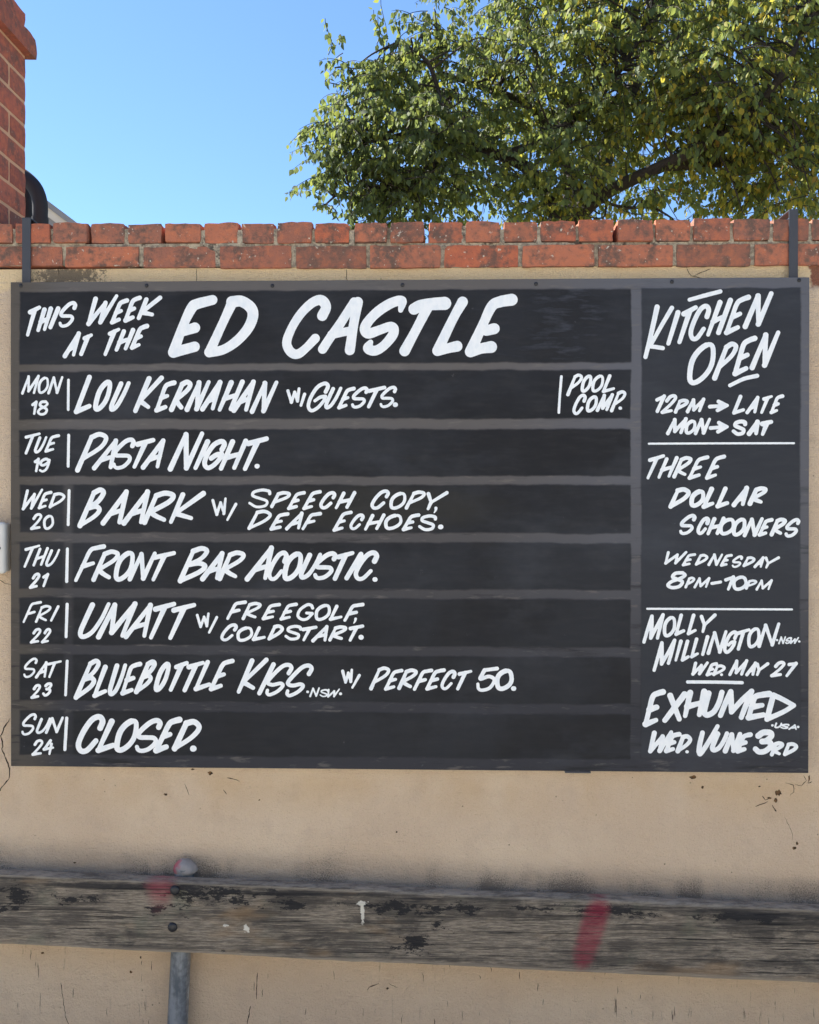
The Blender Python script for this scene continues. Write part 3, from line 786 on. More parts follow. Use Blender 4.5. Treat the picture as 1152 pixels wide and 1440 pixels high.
('words THREE DOLLAR SCHOONERS stepping down to the right in white capitals', '''W 11.8 .4 .12
T 731 886 789 964 H 764 888 829 958 R 810 890 871 958 E 856 886 921 960 E 908 886 971 962
W 12.7 .42 .1
D 798 798 866 864 O 861 801 910 858 L 898 798 938 865 L 939 799 982 866 A 988 803 1040 868 R 1036 807 1097 867
W 12.2 .4 .06
S 830 718 884 784 C 882 718 924 775 H 912 717 970 775 O 950 717 1000 772 O 989 714 1033 772 N 1021 712 1085 774 E 1066 714 1114 771 R 1102 715 1154 772 S 1146 711 1195 772'''),
('words WEDNESDAY 8PM-10PM in small white capitals', '''W 8.7 .5 .02
W 786 629 856 671 E 839 624 882 664 D 878 626 919 662 N 916 625 964 664 E 953 623 992 662 S 988 619 1024 659 D 1021 622 1060 655 A 1054 619 1087 655 Y 1087 617 1133 655
W 11.0 .35 .05
8 792 554 854 610
W 8.3 .4 .03
P 847 557 880 593 M 874 557 925 592
~ 929.2,572.3,4.5 955.4,576.9,4.5
W 10.6 .3 .03
1 966 550 999 597 0 990 550 1037 597
W 7.9 .4 .03
P 1029 554 1066 585 M 1060 551 1112 586'''),
('long thin white rule above MOLLY MILLINGTON', '''~ 735.1,495.1,3.1 953.1,494.9,3.1 1169.1,494.7,3.1'''),
('words MOLLY MILLINGTON NSW rising to the right in thin white capitals', '''~ 725.4,393.9,5.0 737.4,434.4,5.4 749.4,472.7,5.4
~ 749.4,472.7,5.4 748.5,439.0,5.9 745.9,406.2,5.4
~ 745.9,406.2,5.4 765.0,443.5,5.4 782.8,476.9,5.4
~ 782.8,476.9,5.4 774.0,439.1,5.4 766.0,406.3,5.0
W 10.9 .25 .12
O 782 408 823 474 L 817 413 850 481 L 854 415 885 481 Y 893 421 944 482
~ 756.3,308.7,5.0 767.9,349.2,5.4 779.4,391.9,5.4
~ 779.4,391.9,5.4 779.4,358.2,5.9 778.6,327.7,5.4
~ 778.6,327.7,5.4 798.6,362.8,5.4 817.7,399.8,5.4
~ 817.7,399.8,5.4 808.8,362.9,5.4 799.1,330.0,5.0
I 816 334 842 402 L 836 335 864 402 L 864 345 892 409 I 897 352 922 416 N 914 356 977 432 G 963 359 1008 431 T 1002 369 1046 438 O 1035 376 1076 441 N 1066 378 1135 456
W 5.2 .3 .05
. 1122 398 1128 406 N 1128 389 1152 414 S 1149 390 1169 412 W 1163 390 1191 412 . 1188 394 1194 402'''),
('date WED. MAY 27 in white capitals above a short rule', '''W 10.0 .4 .05
W 868 293 921 337 E 911 291 948 334 D 931 292 972 328 . 955 292 963 301
M 979 292 1039 344 A 1030 292 1065 337 Y 1061 292 1102 335
W 10.9 .4 .05
2 1104 289 1151 340 7 1149 289 1187 337
~ 857.1,273.8,5.0 938.9,273.8,5.0 1020.7,272.5,5.0'''),
('word EXHUMED with small USA in heavy white capitals', '''W 16.3 .2 .1
E 722 136 792 252 X 780 148 857 245 H 841 162 916 254 U 898 165 969 252
~ 956.0,173.0,7.7 971.1,211.2,8.2 986.5,245.0,8.2
~ 986.5,245.0,8.2 987.9,211.3,8.6 988.9,183.5,7.7
~ 988.9,183.5,7.7 1019.0,218.3,8.2 1049.1,246.7,8.2
~ 1049.1,246.7,8.2 1033.2,207.1,8.2 1018.2,167.6,7.7
W 16.3 .2 .04
E 1031 158 1111 248
~ 1114.3,235.5,8.2 1105.5,203.2,8.6 1095.4,162.8,8.2
~ 1114.3,235.5,8.2 1143.1,222.2,7.7 1175.0,204.5,7.2
~ 1175.0,204.5,7.2 1143.2,184.6,7.2 1095.4,162.8,8.2
W 5.4 .3 -.02
. 1108 140 1115 148 U 1117 135 1141 153 S 1135 133 1163 150 A 1159 130 1185 148 . 1185 136 1192 144'''),
('date WED. JUNE 3RD in heavy white capitals along the bottom', '''W 12.7 .35 .06
W 738 56 815 128 E 786 57 839 122 D 821 57 872 116
W 9.1 .2 0
. 851 57 861 67
~ 901.9,120.0,7.2 893.9,85.0,7.7 891.3,62.5,7.7
~ 891.3,62.5,7.7 897.1,57.1,7.2 921.5,94.2,7.2 947.2,140.1,6.3
W 13.6 .35 .06
U 924 60 983 126 N 963 58 1022 124 E 1000 58 1053 123
W 16.3 .15 .03
3 1052 54 1118 132
W 12.2 .35 .02
R 1104 50 1147 96 D 1143 51 1189 94''')
]

GLYPH = {
 'A': [('l', [(0, 0), (.62, 1)]), ('l', [(.62, 1), (1, 0)]), ('l', [(.22, .3), (.86, .40)])],
 'B': [('l', [(0, 0), (.02, .92)]), ('s', [(.02, .93), (.42, 1), (.76, .9), (.6, .67), (.06, .5)]), ('s', [(.06, .5), (.6, .53), (1, .42), (.8, .24), (0, 0)])],
 'C': [('n', [(.90, .68), (1, .86), (.93, .98), (.78, 1), (.55, .91), (.3, .68), (.1, .42), (0, .2), (.06, .05), (.2, 0), (.4, .06), (.72, .31)])],
 'D': [('l', [(0, 0), (.02, .95)]), ('s', [(.02, .95), (.5, .98), (1, .74), (.8, .4), (0, 0)])],
 'E': [('s', [(1, 1), (.55, .97), (.14, .88), (.06, .5), (0, .03)]), ('l', [(0, .0), (.9, .10)]), ('l', [(.07, .46), (.7, .52)])],
 'F': [('s', [(1, 1), (.55, .97), (.14, .9), (.06, .5), (0, 0)]), ('l', [(.07, .42), (.75, .50)])],
 'G': [('n', [(.88, .69), (1, .9), (.84, 1), (.46, .86), (.13, .5), (0, .17), (.15, 0), (.46, .1), (.78, .36), (.86, .52)]), ('n', [(.86, .52), (.6, .49), (.33, .36)])],
 'wide G': [('n', [(.97, .78), (.88, .97), (.62, 1), (.17, .66), (.03, .24), (.28, 0), (.62, .04), (.94, .38)]), ('n', [(.94, .40), (.58, .44)])],
 'H': [('l', [(0, 1), (0, 0)]), ('l', [(1, 1), (1, 0)]), ('l', [(0, .40), (1, .52)])],
 'I': [('l', [(0, 1), (0, 0)])],
 'K': [('l', [(0, 1), (0, 0)]), ('l', [(1, 1), (.06, .32)]), ('s', [(.06, .30), (.5, .20), (.92, .10)])],
 'L': [('l', [(0.04, 1), (0, .03)]), ('l', [(0, .0), (.95, .14)])],
 'M': [('l', [(0, 0), (.1, 1)]), ('l', [(.1, 1), (.48, .12)]), ('l', [(.48, .12), (.95, 1)]), ('l', [(.95, 1), (1, 0)])],
 'N': [('l', [(0, 0), (.06, 1)]), ('l', [(.06, 1), (.94, 0)]), ('l', [(.94, 0), (1, 1)])],
 'O': [('o', [(.5, .5)])],
 '0': [('o', [(.5, .5)])],
 'P': [('l', [(0, 0), (.02, .92)]), ('s', [(.02, .93), (.45, 1), (.96, .88), (.86, .62), (.06, .32)])],
 'R': [('l', [(0, 0), (.02, .92)]), ('s', [(.02, .93), (.45, 1), (.94, .9), (.85, .68), (.08, .36)]), ('s', [(.08, .35), (.5, .2), (1, .06)])],
 'S': [('n', [(.94, .78), (1, .91), (.88, 1), (.62, .95), (.3, .76), (.08, .57), (.12, .45), (.42, .44), (.74, .42), (.80, .28), (.52, .07), (.22, 0), (.05, .04), (.0, .13)])],
 's': [('n', [(.88, .72), (.99, .9), (.86, 1), (.58, .92), (.16, .58), (.03, .40), (.22, .33), (.54, .38), (.64, .30), (.43, .12), (.12, 0), (.0, .05), (.02, .15)])],
 'wide S': [('n', [(.98, .78), (.94, .93), (.62, 1), (.22, .88), (.16, .66), (.5, .5), (.84, .34), (.76, .07), (.34, .0), (0, .22)])],
 'T': [('l', [(0, .87), (1, 1)]), ('l', [(.52, .93), (.46, 0)])],
 'U': [('s', [(.04, 1), (0, .5), (.02, .14), (.3, 0), (.72, .14), (.95, .55), (1, 1)])],
 'V': [('l', [(0, 1), (.4, 0)]), ('l', [(.4, 0), (1, 1)])],
 'W': [('l', [(0, 1), (.16, 0)]), ('l', [(.16, 0), (.58, .78)]), ('l', [(.58, .78), (.72, 0)]), ('l', [(.72, 0), (1, 1)])],
 'X': [('l', [(0, 1), (1, 0)]), ('l', [(1, 1), (0, 0)])],
 'Y': [('l', [(0, 1), (.38, .46)]), ('l', [(1, 1), (.40, .42)]), ('l', [(.40, .44), (.42, 0)])],
 '/': [('l', [(0, 1), (0, 0)])],
 '.': [('l', [(.5, .5), (.5, .5)])],
 '>': [('l', [(0, .46), (.9, .5)]), ('l', [(.5, 1), (1, .5)]), ('l', [(.45, 0), (1, .5)]), ('l', [(.58, .72), (.6, .28)])],
 '1': [('l', [(.0, .78), (.75, 1)]), ('l', [(.75, 1), (.6, 0)])],
 '2': [('s', [(.04, .72), (.25, .95), (.65, 1), (.92, .84), (.66, .5), (.02, .04)]), ('l', [(.02, .02), (1, .08)])],
 '3': [('s', [(.06, .84), (.35, 1), (.82, .98), (.92, .8), (.66, .6), (.36, .52)]), ('s', [(.36, .54), (.8, .52), (1, .32), (.72, .06), (.3, 0), (0, .16)])],
 '4': [('l', [(.55, 1), (0, .36)]), ('l', [(0, .36), (1, .46)]), ('l', [(.74, .74), (.72, 0)])],
 '5': [('l', [(1, 1), (.24, .95)]), ('s', [(.24, .95), (.14, .74), (.1, .54), (.6, .64), (.98, .46), (.8, .1), (.36, 0), (.1, .08), (0, .3)])],
 '7': [('l', [(0, .93), (1, 1)]), ('l', [(1, 1), (.36, 0)])],
 '8': [('s', [(.72, .97), (.26, .95), (.14, .72), (.5, .55), (.92, .36), (.82, .06), (.36, 0), (.02, .18), (.2, .42), (.62, .56), (.94, .78), (.72, .97)])],
 '9': [('s', [(.95, .84), (.6, 1), (.15, .86), (.06, .6), (.4, .5), (.82, .68), (.97, .9), (.92, .5), (.74, .14), (.4, .0), (.1, .1)])],
}
BY_BOX = set('/')


def letter(ch, x0, z0, x1, z1, width, slant, rise):
    """the strokes of one letter, sheared to the writer's slant and fitted to its box"""
    width *= 1.1 if width > 12.2 else 0.97
    r = width / 2
    if ch == '.':
        rx = (x1 - x0) / 2; rz = (z1 - z0) / 2; r = (rx + rz) / 2 * 0.96
        return [[((x0 + x1) / 2 - .1 * r, (z0 + z1) / 2, r), ((x0 + x1) / 2 + .1 * r, (z0 + z1) / 2, r)]]
    W = max(x1 - x0 - width, 1); Hh = max(z1 - z0 - width, 1)
    if ch == '>': slant, rise = 0, 0.05
    if ch == '/': slant = W / Hh
    if ch in 'SG' and W > 0.92 * Hh: ch = 'wide ' + ch
    if ch in ('S', 'wide S', 's', 'wide G'): r *= 0.9
    raw = []
    norm = all(k == 'n' for k, _ in GLYPH[ch])
    if norm: slant, rise = 0.0, 0.0
    for kind, pts in GLYPH[ch]:
        if kind == 'o':
            p = [(.5 + .5 * math.cos(t), .5 + .5 * math.sin(t)) for t in np.linspace(math.radians(100), math.radians(100 + 368), 36)]
            p = [(u + .05 * math.sin(6 * v), v) for u, v in p]
        elif kind in 'sn': p = [tuple(q) for q in catmull(pts, 7)]
        else: p = pts
        raw.append(p)
    # upright width that, once sheared, fills the box
    lo_w, hi_w = 0.12 * Hh, 3 * W
    every = [q for p in raw for q in p]
    for _ in range(30):
        wd = (lo_w + hi_w) / 2
        xs_ = [u * wd + slant * Hh * v for u, v in every]
        if max(xs_) - min(xs_) > W: hi_w = wd
        else: lo_w = wd
    least = {'I': 0, '/': 0, '1': .1, 'L': .36, 'E': .32, 'F': .32, 'M': .5, 'W': .5}.get(ch, .3) * Hh
    if wd < least and not norm:                    # a narrow box: keep the letter's body and stand it more upright
        wd = min(least, W * 0.9); a_, b_ = -0.2, slant
        for _ in range(30):
            slant = (a_ + b_) / 2
            xs_ = [u * wd + slant * Hh * v for u, v in every]
            if max(xs_) - min(xs_) > W: b_ = slant
            else: a_ = slant
    out = []; allp = []
    for p in raw:
        q = [(u * wd + slant * Hh * v, v * Hh + rise * (u * wd + slant * Hh * v)) for u, v in p]
        out.append(q); allp += q
    a = np.array(allp); lo = a.min(0); span = a.max(0) - lo
    sx = W / span[0] if span[0] > 1e-6 else 1; sz = Hh / span[1] if span[1] > 1e-6 else 1
    res = []
    for q in out:
        n = len(q); t0 = RNG.uniform(0.98, 1.1); t1 = RNG.uniform(0.74, 0.96)
        res.append([(x0 + r + (p[0] - lo[0]) * sx, z0 + r + (p[1] - lo[1]) * sz, r * (t0 + (t1 - t0) * i / max(n - 1, 1))) for i, p in enumerate(q)])
    return res


def paint_strokes(strokes, h=1.25, merge=True):
    """union of tapered brush strokes -> one flat sheet of paint (marching squares on a distance field, mm)"""
    segs = []
    for s in strokes:
        for a, b in zip(s[:-1], s[1:]): segs.append((*a, *b))
    sg = np.array(segs)
    R = sg[:, [2, 5]].max() + 3
    x0, x1 = sg[:, [0, 3]].min() - R, sg[:, [0, 3]].max() + R
    z0, z1 = sg[:, [1, 4]].min() - R, sg[:, [1, 4]].max() + R
    x0 = math.floor(x0 / h) * h; z0 = math.floor(z0 / h) * h
    nx = int((x1 - x0) / h) + 2; nz = int((z1 - z0) / h) + 2
    F = np.full((nz, nx), 9.0)
    for ax, az, ar, bx, bz, br in segs:
        m = max(ar, br) + 4
        i0 = max(int((min(ax, bx) - m - x0) / h), 0); i1 = min(int((max(ax, bx) + m - x0) / h) + 2, nx)
        j0 = max(int((min(az, bz) - m - z0) / h), 0); j1 = min(int((max(az, bz) + m - z0) / h) + 2, nz)
        X = (x0 + np.arange(i0, i1) * h)[None, :]; Z = (z0 + np.arange(j0, j1) * h)[:, None]
        dx, dz = bx - ax, bz - az; L2 = dx * dx + dz * dz + 1e-9
        t = np.clip(((X - ax) * dx + (Z - az) * dz) / L2, 0, 1)
        d = np.hypot(X - ax - t * dx, Z - az - t * dz) - (ar + (br - ar) * t)
        F[j0:j1, i0:i1] = np.minimum(F[j0:j1, i0:i1], d)
    X = (x0 + np.arange(nx) * h)[None, :]; Z = (z0 + np.arange(nz) * h)[:, None]
    F = F + 0.16 * np.sin(X * 0.31 + 1.7 * np.sin(Z * 0.13)) * np.cos(Z * 0.27 + X * .05) + 0.08 * np.sin(X * 0.9 + Z * 0.7)
    IN = F < 0
    v = []; faces = []; vid = {}
    def pt(key, x, z):
        if key not in vid: vid[key] = len(v); v.append((x, z))
        return vid[key]
    def corner(j, i): return pt((0, j, i), x0 + i * h, z0 + j * h)
    def hx(j, i):
        t = F[j, i] / (F[j, i] - F[j, i + 1]); return pt((1, j, i), x0 + (i + t) * h, z0 + j * h)
    def vx(j, i):
        t = F[j, i] / (F[j, i] - F[j + 1, i]); return pt((2, j, i), x0 + i * h, z0 + (j + t) * h)
    code = IN[:-1, :-1] * 1 + IN[:-1, 1:] * 2 + IN[1:, 1:] * 4 + IN[1:, :-1] * 8
    for j, i in zip(*np.nonzero((code > 0) & (code < 15))):
        ring = []
        cs = [(j, i), (j, i + 1), (j + 1, i + 1), (j + 1, i)]
        for k in range(4):
            a = cs[k]; b = cs[(k + 1) % 4]
            if IN[a]: ring.append(corner(*a))
            if IN[a] != IN[b]:
                ring.append(hx(j, i) if k == 0 else vx(j, i + 1) if k == 1 else hx(j + 1, i) if k == 2 else vx(j, i))
        if len(ring) >= 3: faces.append(ring)
    for j in range(code.shape[0]):
        full = np.nonzero(code[j] == 15)[0]
        if not len(full): continue
        for run in np.split(full, np.nonzero(np.diff(full) > 1)[0] + 1) if merge else [[q] for q in full]:
            a, b = run[0], run[-1] + 1
            faces.append([corner(j, a), corner(j, b), corner(j + 1, b), corner(j + 1, a)])
    return v, faces


for label, data in WRITING:
    strokes = []; wd = sl_ = ri_ = 0
    for line in data.split('\n'):
        t = line.split()
        if t[0] == 'W' and len(t) == 4 : wd, sl_, ri_ = map(float, t[1:]); continue
        if t[0] == '~':
            p = [tuple(map(float, q.split(','))) for q in t[1:]]
            strokes.append([tuple(q) for q in catmull(p, 8)])
            continue
        for i in range(0, len(t), 5):
            strokes += letter(t[i], *map(float, t[i + 1:i + 5]), wd, sl_, ri_)
    name = 'painted_rule' if ('bar' in label.split() or 'rule' in label.split()) and 'words' not in label and 'date' not in label else 'painted_lettering'
    v, fc = paint_strokes(strokes, merge=name == 'painted_lettering')
    meshobj(name, [(x / 1000, BY - 0.0009, BZ + z / 1000) for x, z in v], fc, m_paint, board, label=label)

# ------------------------------------------------------------------ timber rail on pipe posts
PXx = -0.685
rail = thing('guard_rail', 'long weathered timber guard rail bolted to grey pipe posts, with red spray marks', 'guard rail', (0, -0.08, 0))
RT = lambda x: 0.5303 - 0.0310 * x
RB = lambda x: 0.3200 - 0.0339 * x
v = []; fc = []
NX = 520; xa, xb = -2.6, 2.7
prof = []
for k in range(9): prof.append((-0.130, k / 8))
prof2 = [(-0.130, 0.0), (-0.1305, 0.12), (-0.1295, .25), (-0.1305, .4), (-0.1295, .55), (-0.1305, .7), (-0.1295, .85), (-0.130, .95), (-0.127, .99), (-0.121, 1.0), (-0.108, 1.003), (-0.092, 1.0), (-0.082, .99), (-0.08, .9), (-0.08, .5), (-0.08, .08), (-0.084, 0.0), (-0.1, -.005), (-0.123, -.006)]
npf = len(prof2)
for i in range(NX + 1):
    x = xa + (xb - xa) * i / NX
    for k, (y, t) in enumerate(prof2):
        z = RB(x) + (RT(x) - RB(x)) * t
        n1_ = mnoise.noise(Vector((x * 3, k * .7, 0))) * 0.0025 + mnoise.noise(Vector((x * 25, k * 1.3, 5))) * 0.0012
        nz_ = (mnoise.noise(Vector((x * 2.2, 9, t))) * 0.004 + mnoise.noise(Vector((x * 16, 3, t * 3))) * 0.0018) * (1 if t > .93 or t < .05 else .3)
        v.append((x, y + n1_, z + nz_))
for i in range(NX):
    for k in range(npf):
        a = i * npf + k; b = i * npf + (k + 1) % npf
        fc.append((a, a + npf, b + npf, b))
fc.append(tuple(range(npf))); fc.append(tuple(NX * npf + k for k in range(npf))[::-1])
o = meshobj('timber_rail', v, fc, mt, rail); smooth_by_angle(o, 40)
for x in (PXx, PXx + 2.75, PXx - 1.75):
    top = RT(x) + 0.012
    f = MB(); f.tube([(x - 0.016, -0.044, -0.1), (x - 0.012, -0.045, .1), (x, -0.046, 0.35), (x + 0.010, -0.046, top)], [0.0315, 0.031, 0.030, 0.030], 28)
    po = f.build('pipe_post', m_galv, rail, True); smooth_by_angle(po, 40)
    # domed, slightly crushed cap
    bm = bmesh.new(); bmesh.ops.create_uvsphere(bm, u_segments=28, v_segments=16, radius=0.037)
    for q in bm.verts:
        zz_ = q.co.z
        q.co = Vector((q.co.x * (1 if zz_ < 0.02 else .95) + x + 0.012 - 0.12 * max(zz_, 0), q.co.y * 0.82 - 0.046, (zz_ * (0.95 if zz_ > 0 else .35)) + top - 0.010 + mnoise.noise(q.co * 60) * .0025))
    f = MB(); f.bm(bm)
    cp = bpy.data.objects
    capo = f.build('post_cap', m_cap, po, True)
    # give the cap its own origin so its paint stays with it
    capo.data.transform(__import__('mathutils').Matrix.Translation((-(x + 0.012), 0, -top)))
    capo.location = (x + 0.012, 0.0, top)
    for dz, dx in ((-0.042, 0.004), (-0.152, -0.003)):
        bm = bmesh.new(); bmesh.ops.create_uvsphere(bm, u_segments=20, v_segments=12, radius=0.0145)
        for q in bm.verts: q.co = Vector((q.co.x + x + dx, q.co.y * 0.55 - 0.131, q.co.z + RT(x) + dz + 0.018))
        f = MB(); f.bm(bm); f.build('bolt', m_screw, o, True)

# ------------------------------------------------------------------ switch box on the wall
bx = thing('electrical_box', 'off white plastic electrical box on the wall beside the board, cut by the left edge', 'electrical box', (-1.33, 0, 1.464))
f = MB(); f.box(-1.43, -1.236, -0.030, -0.0005, 1.466, 1.617, 0.006); f.build('back_box', m_plast, bx)
f = MB(); f.box(-1.434, -1.232, -0.058, -0.0305, 1.462, 1.621, 0.010); cov = f.build('cover', m_plast, bx); smooth_by_angle(cov, 50)
for x in (-1.42, -1.246):
    f = MB(); f.tube([(x, -0.0575, 1.541), (x, -0.0598, 1.541)], 0.005, 12); f.build('cover_screw', m_screw, cov)

# ------------------------------------------------------------------ black flue pipe behind the wall
dp = thing('downpipe', 'black bent pipe rising behind the wall beside the brick pier', 'pipe', (-1.458, 0.7, -0.03))
pts = catmull([(-1.647, 0.700, 3.042), (-1.562, 0.700, 2.991), (-1.511, 0.700, 2.957), (-1.477, 0.700, 2.918), (-1.460, 0.700, 2.867), (-1.459, 0.700, 2.809), (-1.459, 0.700, 2.711), (-1.459, 0.700, 2.264)], 6)
pts.append((float(pts[-1][0]), 0.7, -0.03))
f = MB(); f.tube(pts, 0.0288, 24); smooth_by_angle(f.build('bent_pipe', m_black, dp), 60)
f = MB(); f.tube([(-1.459, 0.700, 2.805), (-1.459, 0.700, 2.739)], 0.0318, 24); smooth_by_angle(f.build('collar', m_black, dp), 60)
q0 = (-1.554, 0.780, 2.959); f = MB(); f.tube([(-1.629, 0.780, 3.008), q0, (-1.548, 0.780, 2.922), (-1.547, 0.780, 2.850), ((-1.547, 0.780, 2.850)[0], .78, -0.03)], 0.022, 16); smooth_by_angle(f.build('branch_pipe', m_black, dp), 60)

# ------------------------------------------------------------------ neighbour's gabled house
hs = thing('gabled_house', 'pale house with grey gabled roof, only its barge boards showing beside the pipe', 'house', (-5.0, 6.0, -0.03))
ex, ez = (-2.656, 4.000, 3.863)[0], (-2.656, 4.000, 3.863)[2]
pitch = 0.75
rx = -5.2
def slope_bar(name, off0, off1, y0, y1, m, past=0.35):
    g = MB()
    for sgn in (1, -1):
        xs_ = ex + past
        a = (rx, ez + pitch * (ex - rx)); b = (xs_, ez - pitch * past)
        vv = []
        for (x, z) in (a, b):
            for o_ in (off0, off1):
                for y in (y0, y1):
                    X = x if sgn > 0 else 2 * rx - x
                    vv.append((X, y, z - o_))
        g.add(vv, [(0, 1, 3, 2), (4, 6, 7, 5), (0, 4, 5, 1), (2, 3, 7, 6), (0, 2, 6, 4), (1, 5, 7, 3)])
    return g.build(name, m, hs)
slope_bar('roof', 0.0, 0.045, 3.98, 10.0, m_roof)
slope_bar('barge_capping', 0.004, 0.05, 3.93, 3.979, m_roof)
slope_bar('barge_strip', 0.051, 0.12, 3.95, 3.975, m_trim)
slope_bar('barge_strip', 0.121, 0.19, 3.972, 3.99, m_roof)  # grey strip standing in for the dark shaded gap between the boards
slope_bar('barge_strip', 0.191, 0.225, 3.965, 3.992, m_trim)
g = MB(); eW = ex - 0.12
hz = ez + pitch * (ex - eW) - 0.06
g.add([(2 * rx - eW, 4.2, -.05), (eW, 4.2, -.05), (eW, 4.2, hz), (rx, 4.2, hz + pitch * (eW - rx)), (2 * rx - eW, 4.2, hz), (2 * rx - eW, 9.8, -.05), (eW, 9.8, -.05), (eW, 9.8, hz), (rx, 9.8, hz + pitch * (eW - rx)), (2 * rx - eW, 9.8, hz)],
      [(0, 1, 2, 3, 4), (5, 9, 8, 7, 6), (0, 5, 6, 1), (1, 6, 7, 2), (0, 4, 9, 5)])
g.build('house_wall', m_hwall, hs)

# ------------------------------------------------------------------ tree
tree = thing('leafy_tree', 'large spreading tree with drooping green and yellowing leaves behind the brick topped wall', 'tree', (1.351, 5.600, -0.03))
D0 = 2.74278
tb = MB()
def limb(pts, r0, r1, wig=0.05, n=6):
    p = catmull(pts, n); k = len(p)
    q = []
    for i, a in enumerate(p):
        j = Vector(a) + Vector((mnoise.noise(Vector(a) * 1.3), mnoise.noise(Vector(a) * 1.3 + Vector((9, 0, 0))), mnoise.noise(Vector(a) * 1.3 + Vector((0, 9, 0))))) * wig
        q.append(j)
    tb.tube(q, [r0 + (r1 - r0) * i / (k - 1) for i in range(k)], 9)
    return q
base = Vector((1.351, 5.600, -0.03))
fork = Vector((1.318, 5.600, 4.202))
bones = []
bones += limb([base + Vector((0, 0, -0.1)), base + Vector((.06, 0, 1.6)), fork], 0.21, 0.15)
bones += limb([fork, (1.566, 5.400, 4.496), (2.093, 5.000, 4.665), (2.566, 4.700, 4.844), (2.869, 4.500, 5.145), (3.081, 4.400, 5.602)], 0.072, 0.02)
bones += limb([(2.093, 5.000, 4.665), (2.608, 5.200, 4.763), (3.247, 5.400, 5.061), (4.107, 5.600, 5.400)], 0.055, 0.02)
bones += limb([fork, (1.164, 5.700, 4.570), (0.919, 5.600, 4.871), (0.411, 5.400, 4.994), (-0.042, 5.200, 5.012), (-0.536, 5.000, 4.871)], 0.085, 0.014)
bones += limb([fork, (1.441, 6.200, 4.990), (1.227, 6.200, 5.491), (0.992, 6.000, 5.645), (0.625, 5.700, 5.634), (0.151, 5.500, 5.730)], 0.085, 0.018)
bones += limb([(0.678, 5.500, 4.920), (0.931, 5.400, 4.976), (1.189, 5.300, 5.054), (1.541, 5.200, 5.311), (1.832, 5.100, 5.698), (2.054, 5.000, 6.135)], 0.045, 0.015)
bones += limb([fork, (1.985, 6.800, 5.589), (2.379, 7.200, 6.620), (2.663, 7.400, 7.925), (2.901, 7.400, 9.047)], 0.11, 0.04)
bones += limb([(0.411, 5.400, 4.994), (0.180, 5.200, 5.200), (0.023, 5.000, 5.547), (-0.226, 5.000, 5.736)], 0.03, 0.01)
bones += limb([(0.281, 5.400, 5.008), (0.023, 5.100, 4.655), (-0.349, 5.000, 4.484), (-0.785, 5.000, 4.407)], 0.03, 0.008)
bones += limb([(1.164, 5.700, 4.570), (1.401, 5.500, 4.650), (1.668, 5.200, 4.361), (1.996, 5.000, 4.253)], 0.025, 0.008)
bones += limb([(2.379, 7.200, 6.620), (3.224, 7.400, 7.273), (4.219, 7.500, 7.800), (5.258, 7.500, 8.107)], 0.06, 0.02)
bones += limb([(0.992, 6.000, 5.645), (1.155, 6.200, 6.063), (1.033, 6.400, 6.673), (0.895, 6.500, 7.394)], 0.04, 0.015)
BN = np.array([list(b) for b in bones])

# clumps of the crown: middle, radius in metres across, radius in depth
clumps = []
def cl(c, rpx, dens=1.0, squash=0.85):
    D = c[1] + D0
    clumps.append((np.array(c), rpx * D / 1246.0, dens, squash))
for c, r_, d_ in [
    ((-0.318, 5.000, 4.900), 105, 1), ((-0.568, 5.000, 5.306), 58, .7), ((-0.798, 5.000, 4.563), 48, .9), ((-0.879, 5.000, 4.968), 36, .8), ((0.278, 5.300, 5.565), 110, 1), ((0.340, 5.200, 4.659), 95, .95), ((-0.225, 5.000, 4.433), 75, .95),
    ((1.059, 5.400, 5.929), 130, .9), ((0.836, 5.800, 5.324), 85, .6), ((1.871, 5.000, 5.646), 150, 1), ((2.676, 4.600, 5.370), 150, 1.1), ((3.005, 4.700, 4.562), 100, 1), ((2.362, 4.900, 4.921), 95, .9),
    ((1.478, 5.200, 5.059), 85, .75), ((0.851, 6.000, 7.293), 140, .9), ((2.283, 5.400, 7.075), 190, .9), ((3.694, 5.000, 6.416), 200, .9), ((4.162, 5.200, 5.092), 170, .9), ((3.979, 5.200, 4.342), 110, .9),
    ((0.819, 5.600, 4.539), 70, .75), ((1.796, 6.200, 4.880), 90, .45), ((2.865, 5.400, 4.581), 75, .6), ((2.694, 7.200, 5.747), 150, .35), ((1.651, 7.600, 6.748), 190, .4), ((3.693, 7.600, 7.050), 220, .4), ((4.180, 7.200, 5.732), 160, .4), ((0.314, 6.800, 5.836), 120, .3),
    ((1.198, 5.000, 4.328), 60, .8), ((1.244, 4.900, 4.720), 70, .7), ((-0.590, 4.900, 4.738), 70, .9), ((0.025, 4.800, 4.782), 90, .8), ((-0.466, 4.900, 4.308), 45, .9), ((-0.226, 5.000, 5.488), 60, .9), ((1.996, 5.000, 4.321), 55, .5), ((-0.724, 5.000, 5.649), 30, .35), ((-0.786, 5.000, 5.743), 26, .3), ((0.117, 5.300, 6.082), 55, .7)]:
    cl(c, r_, d_)

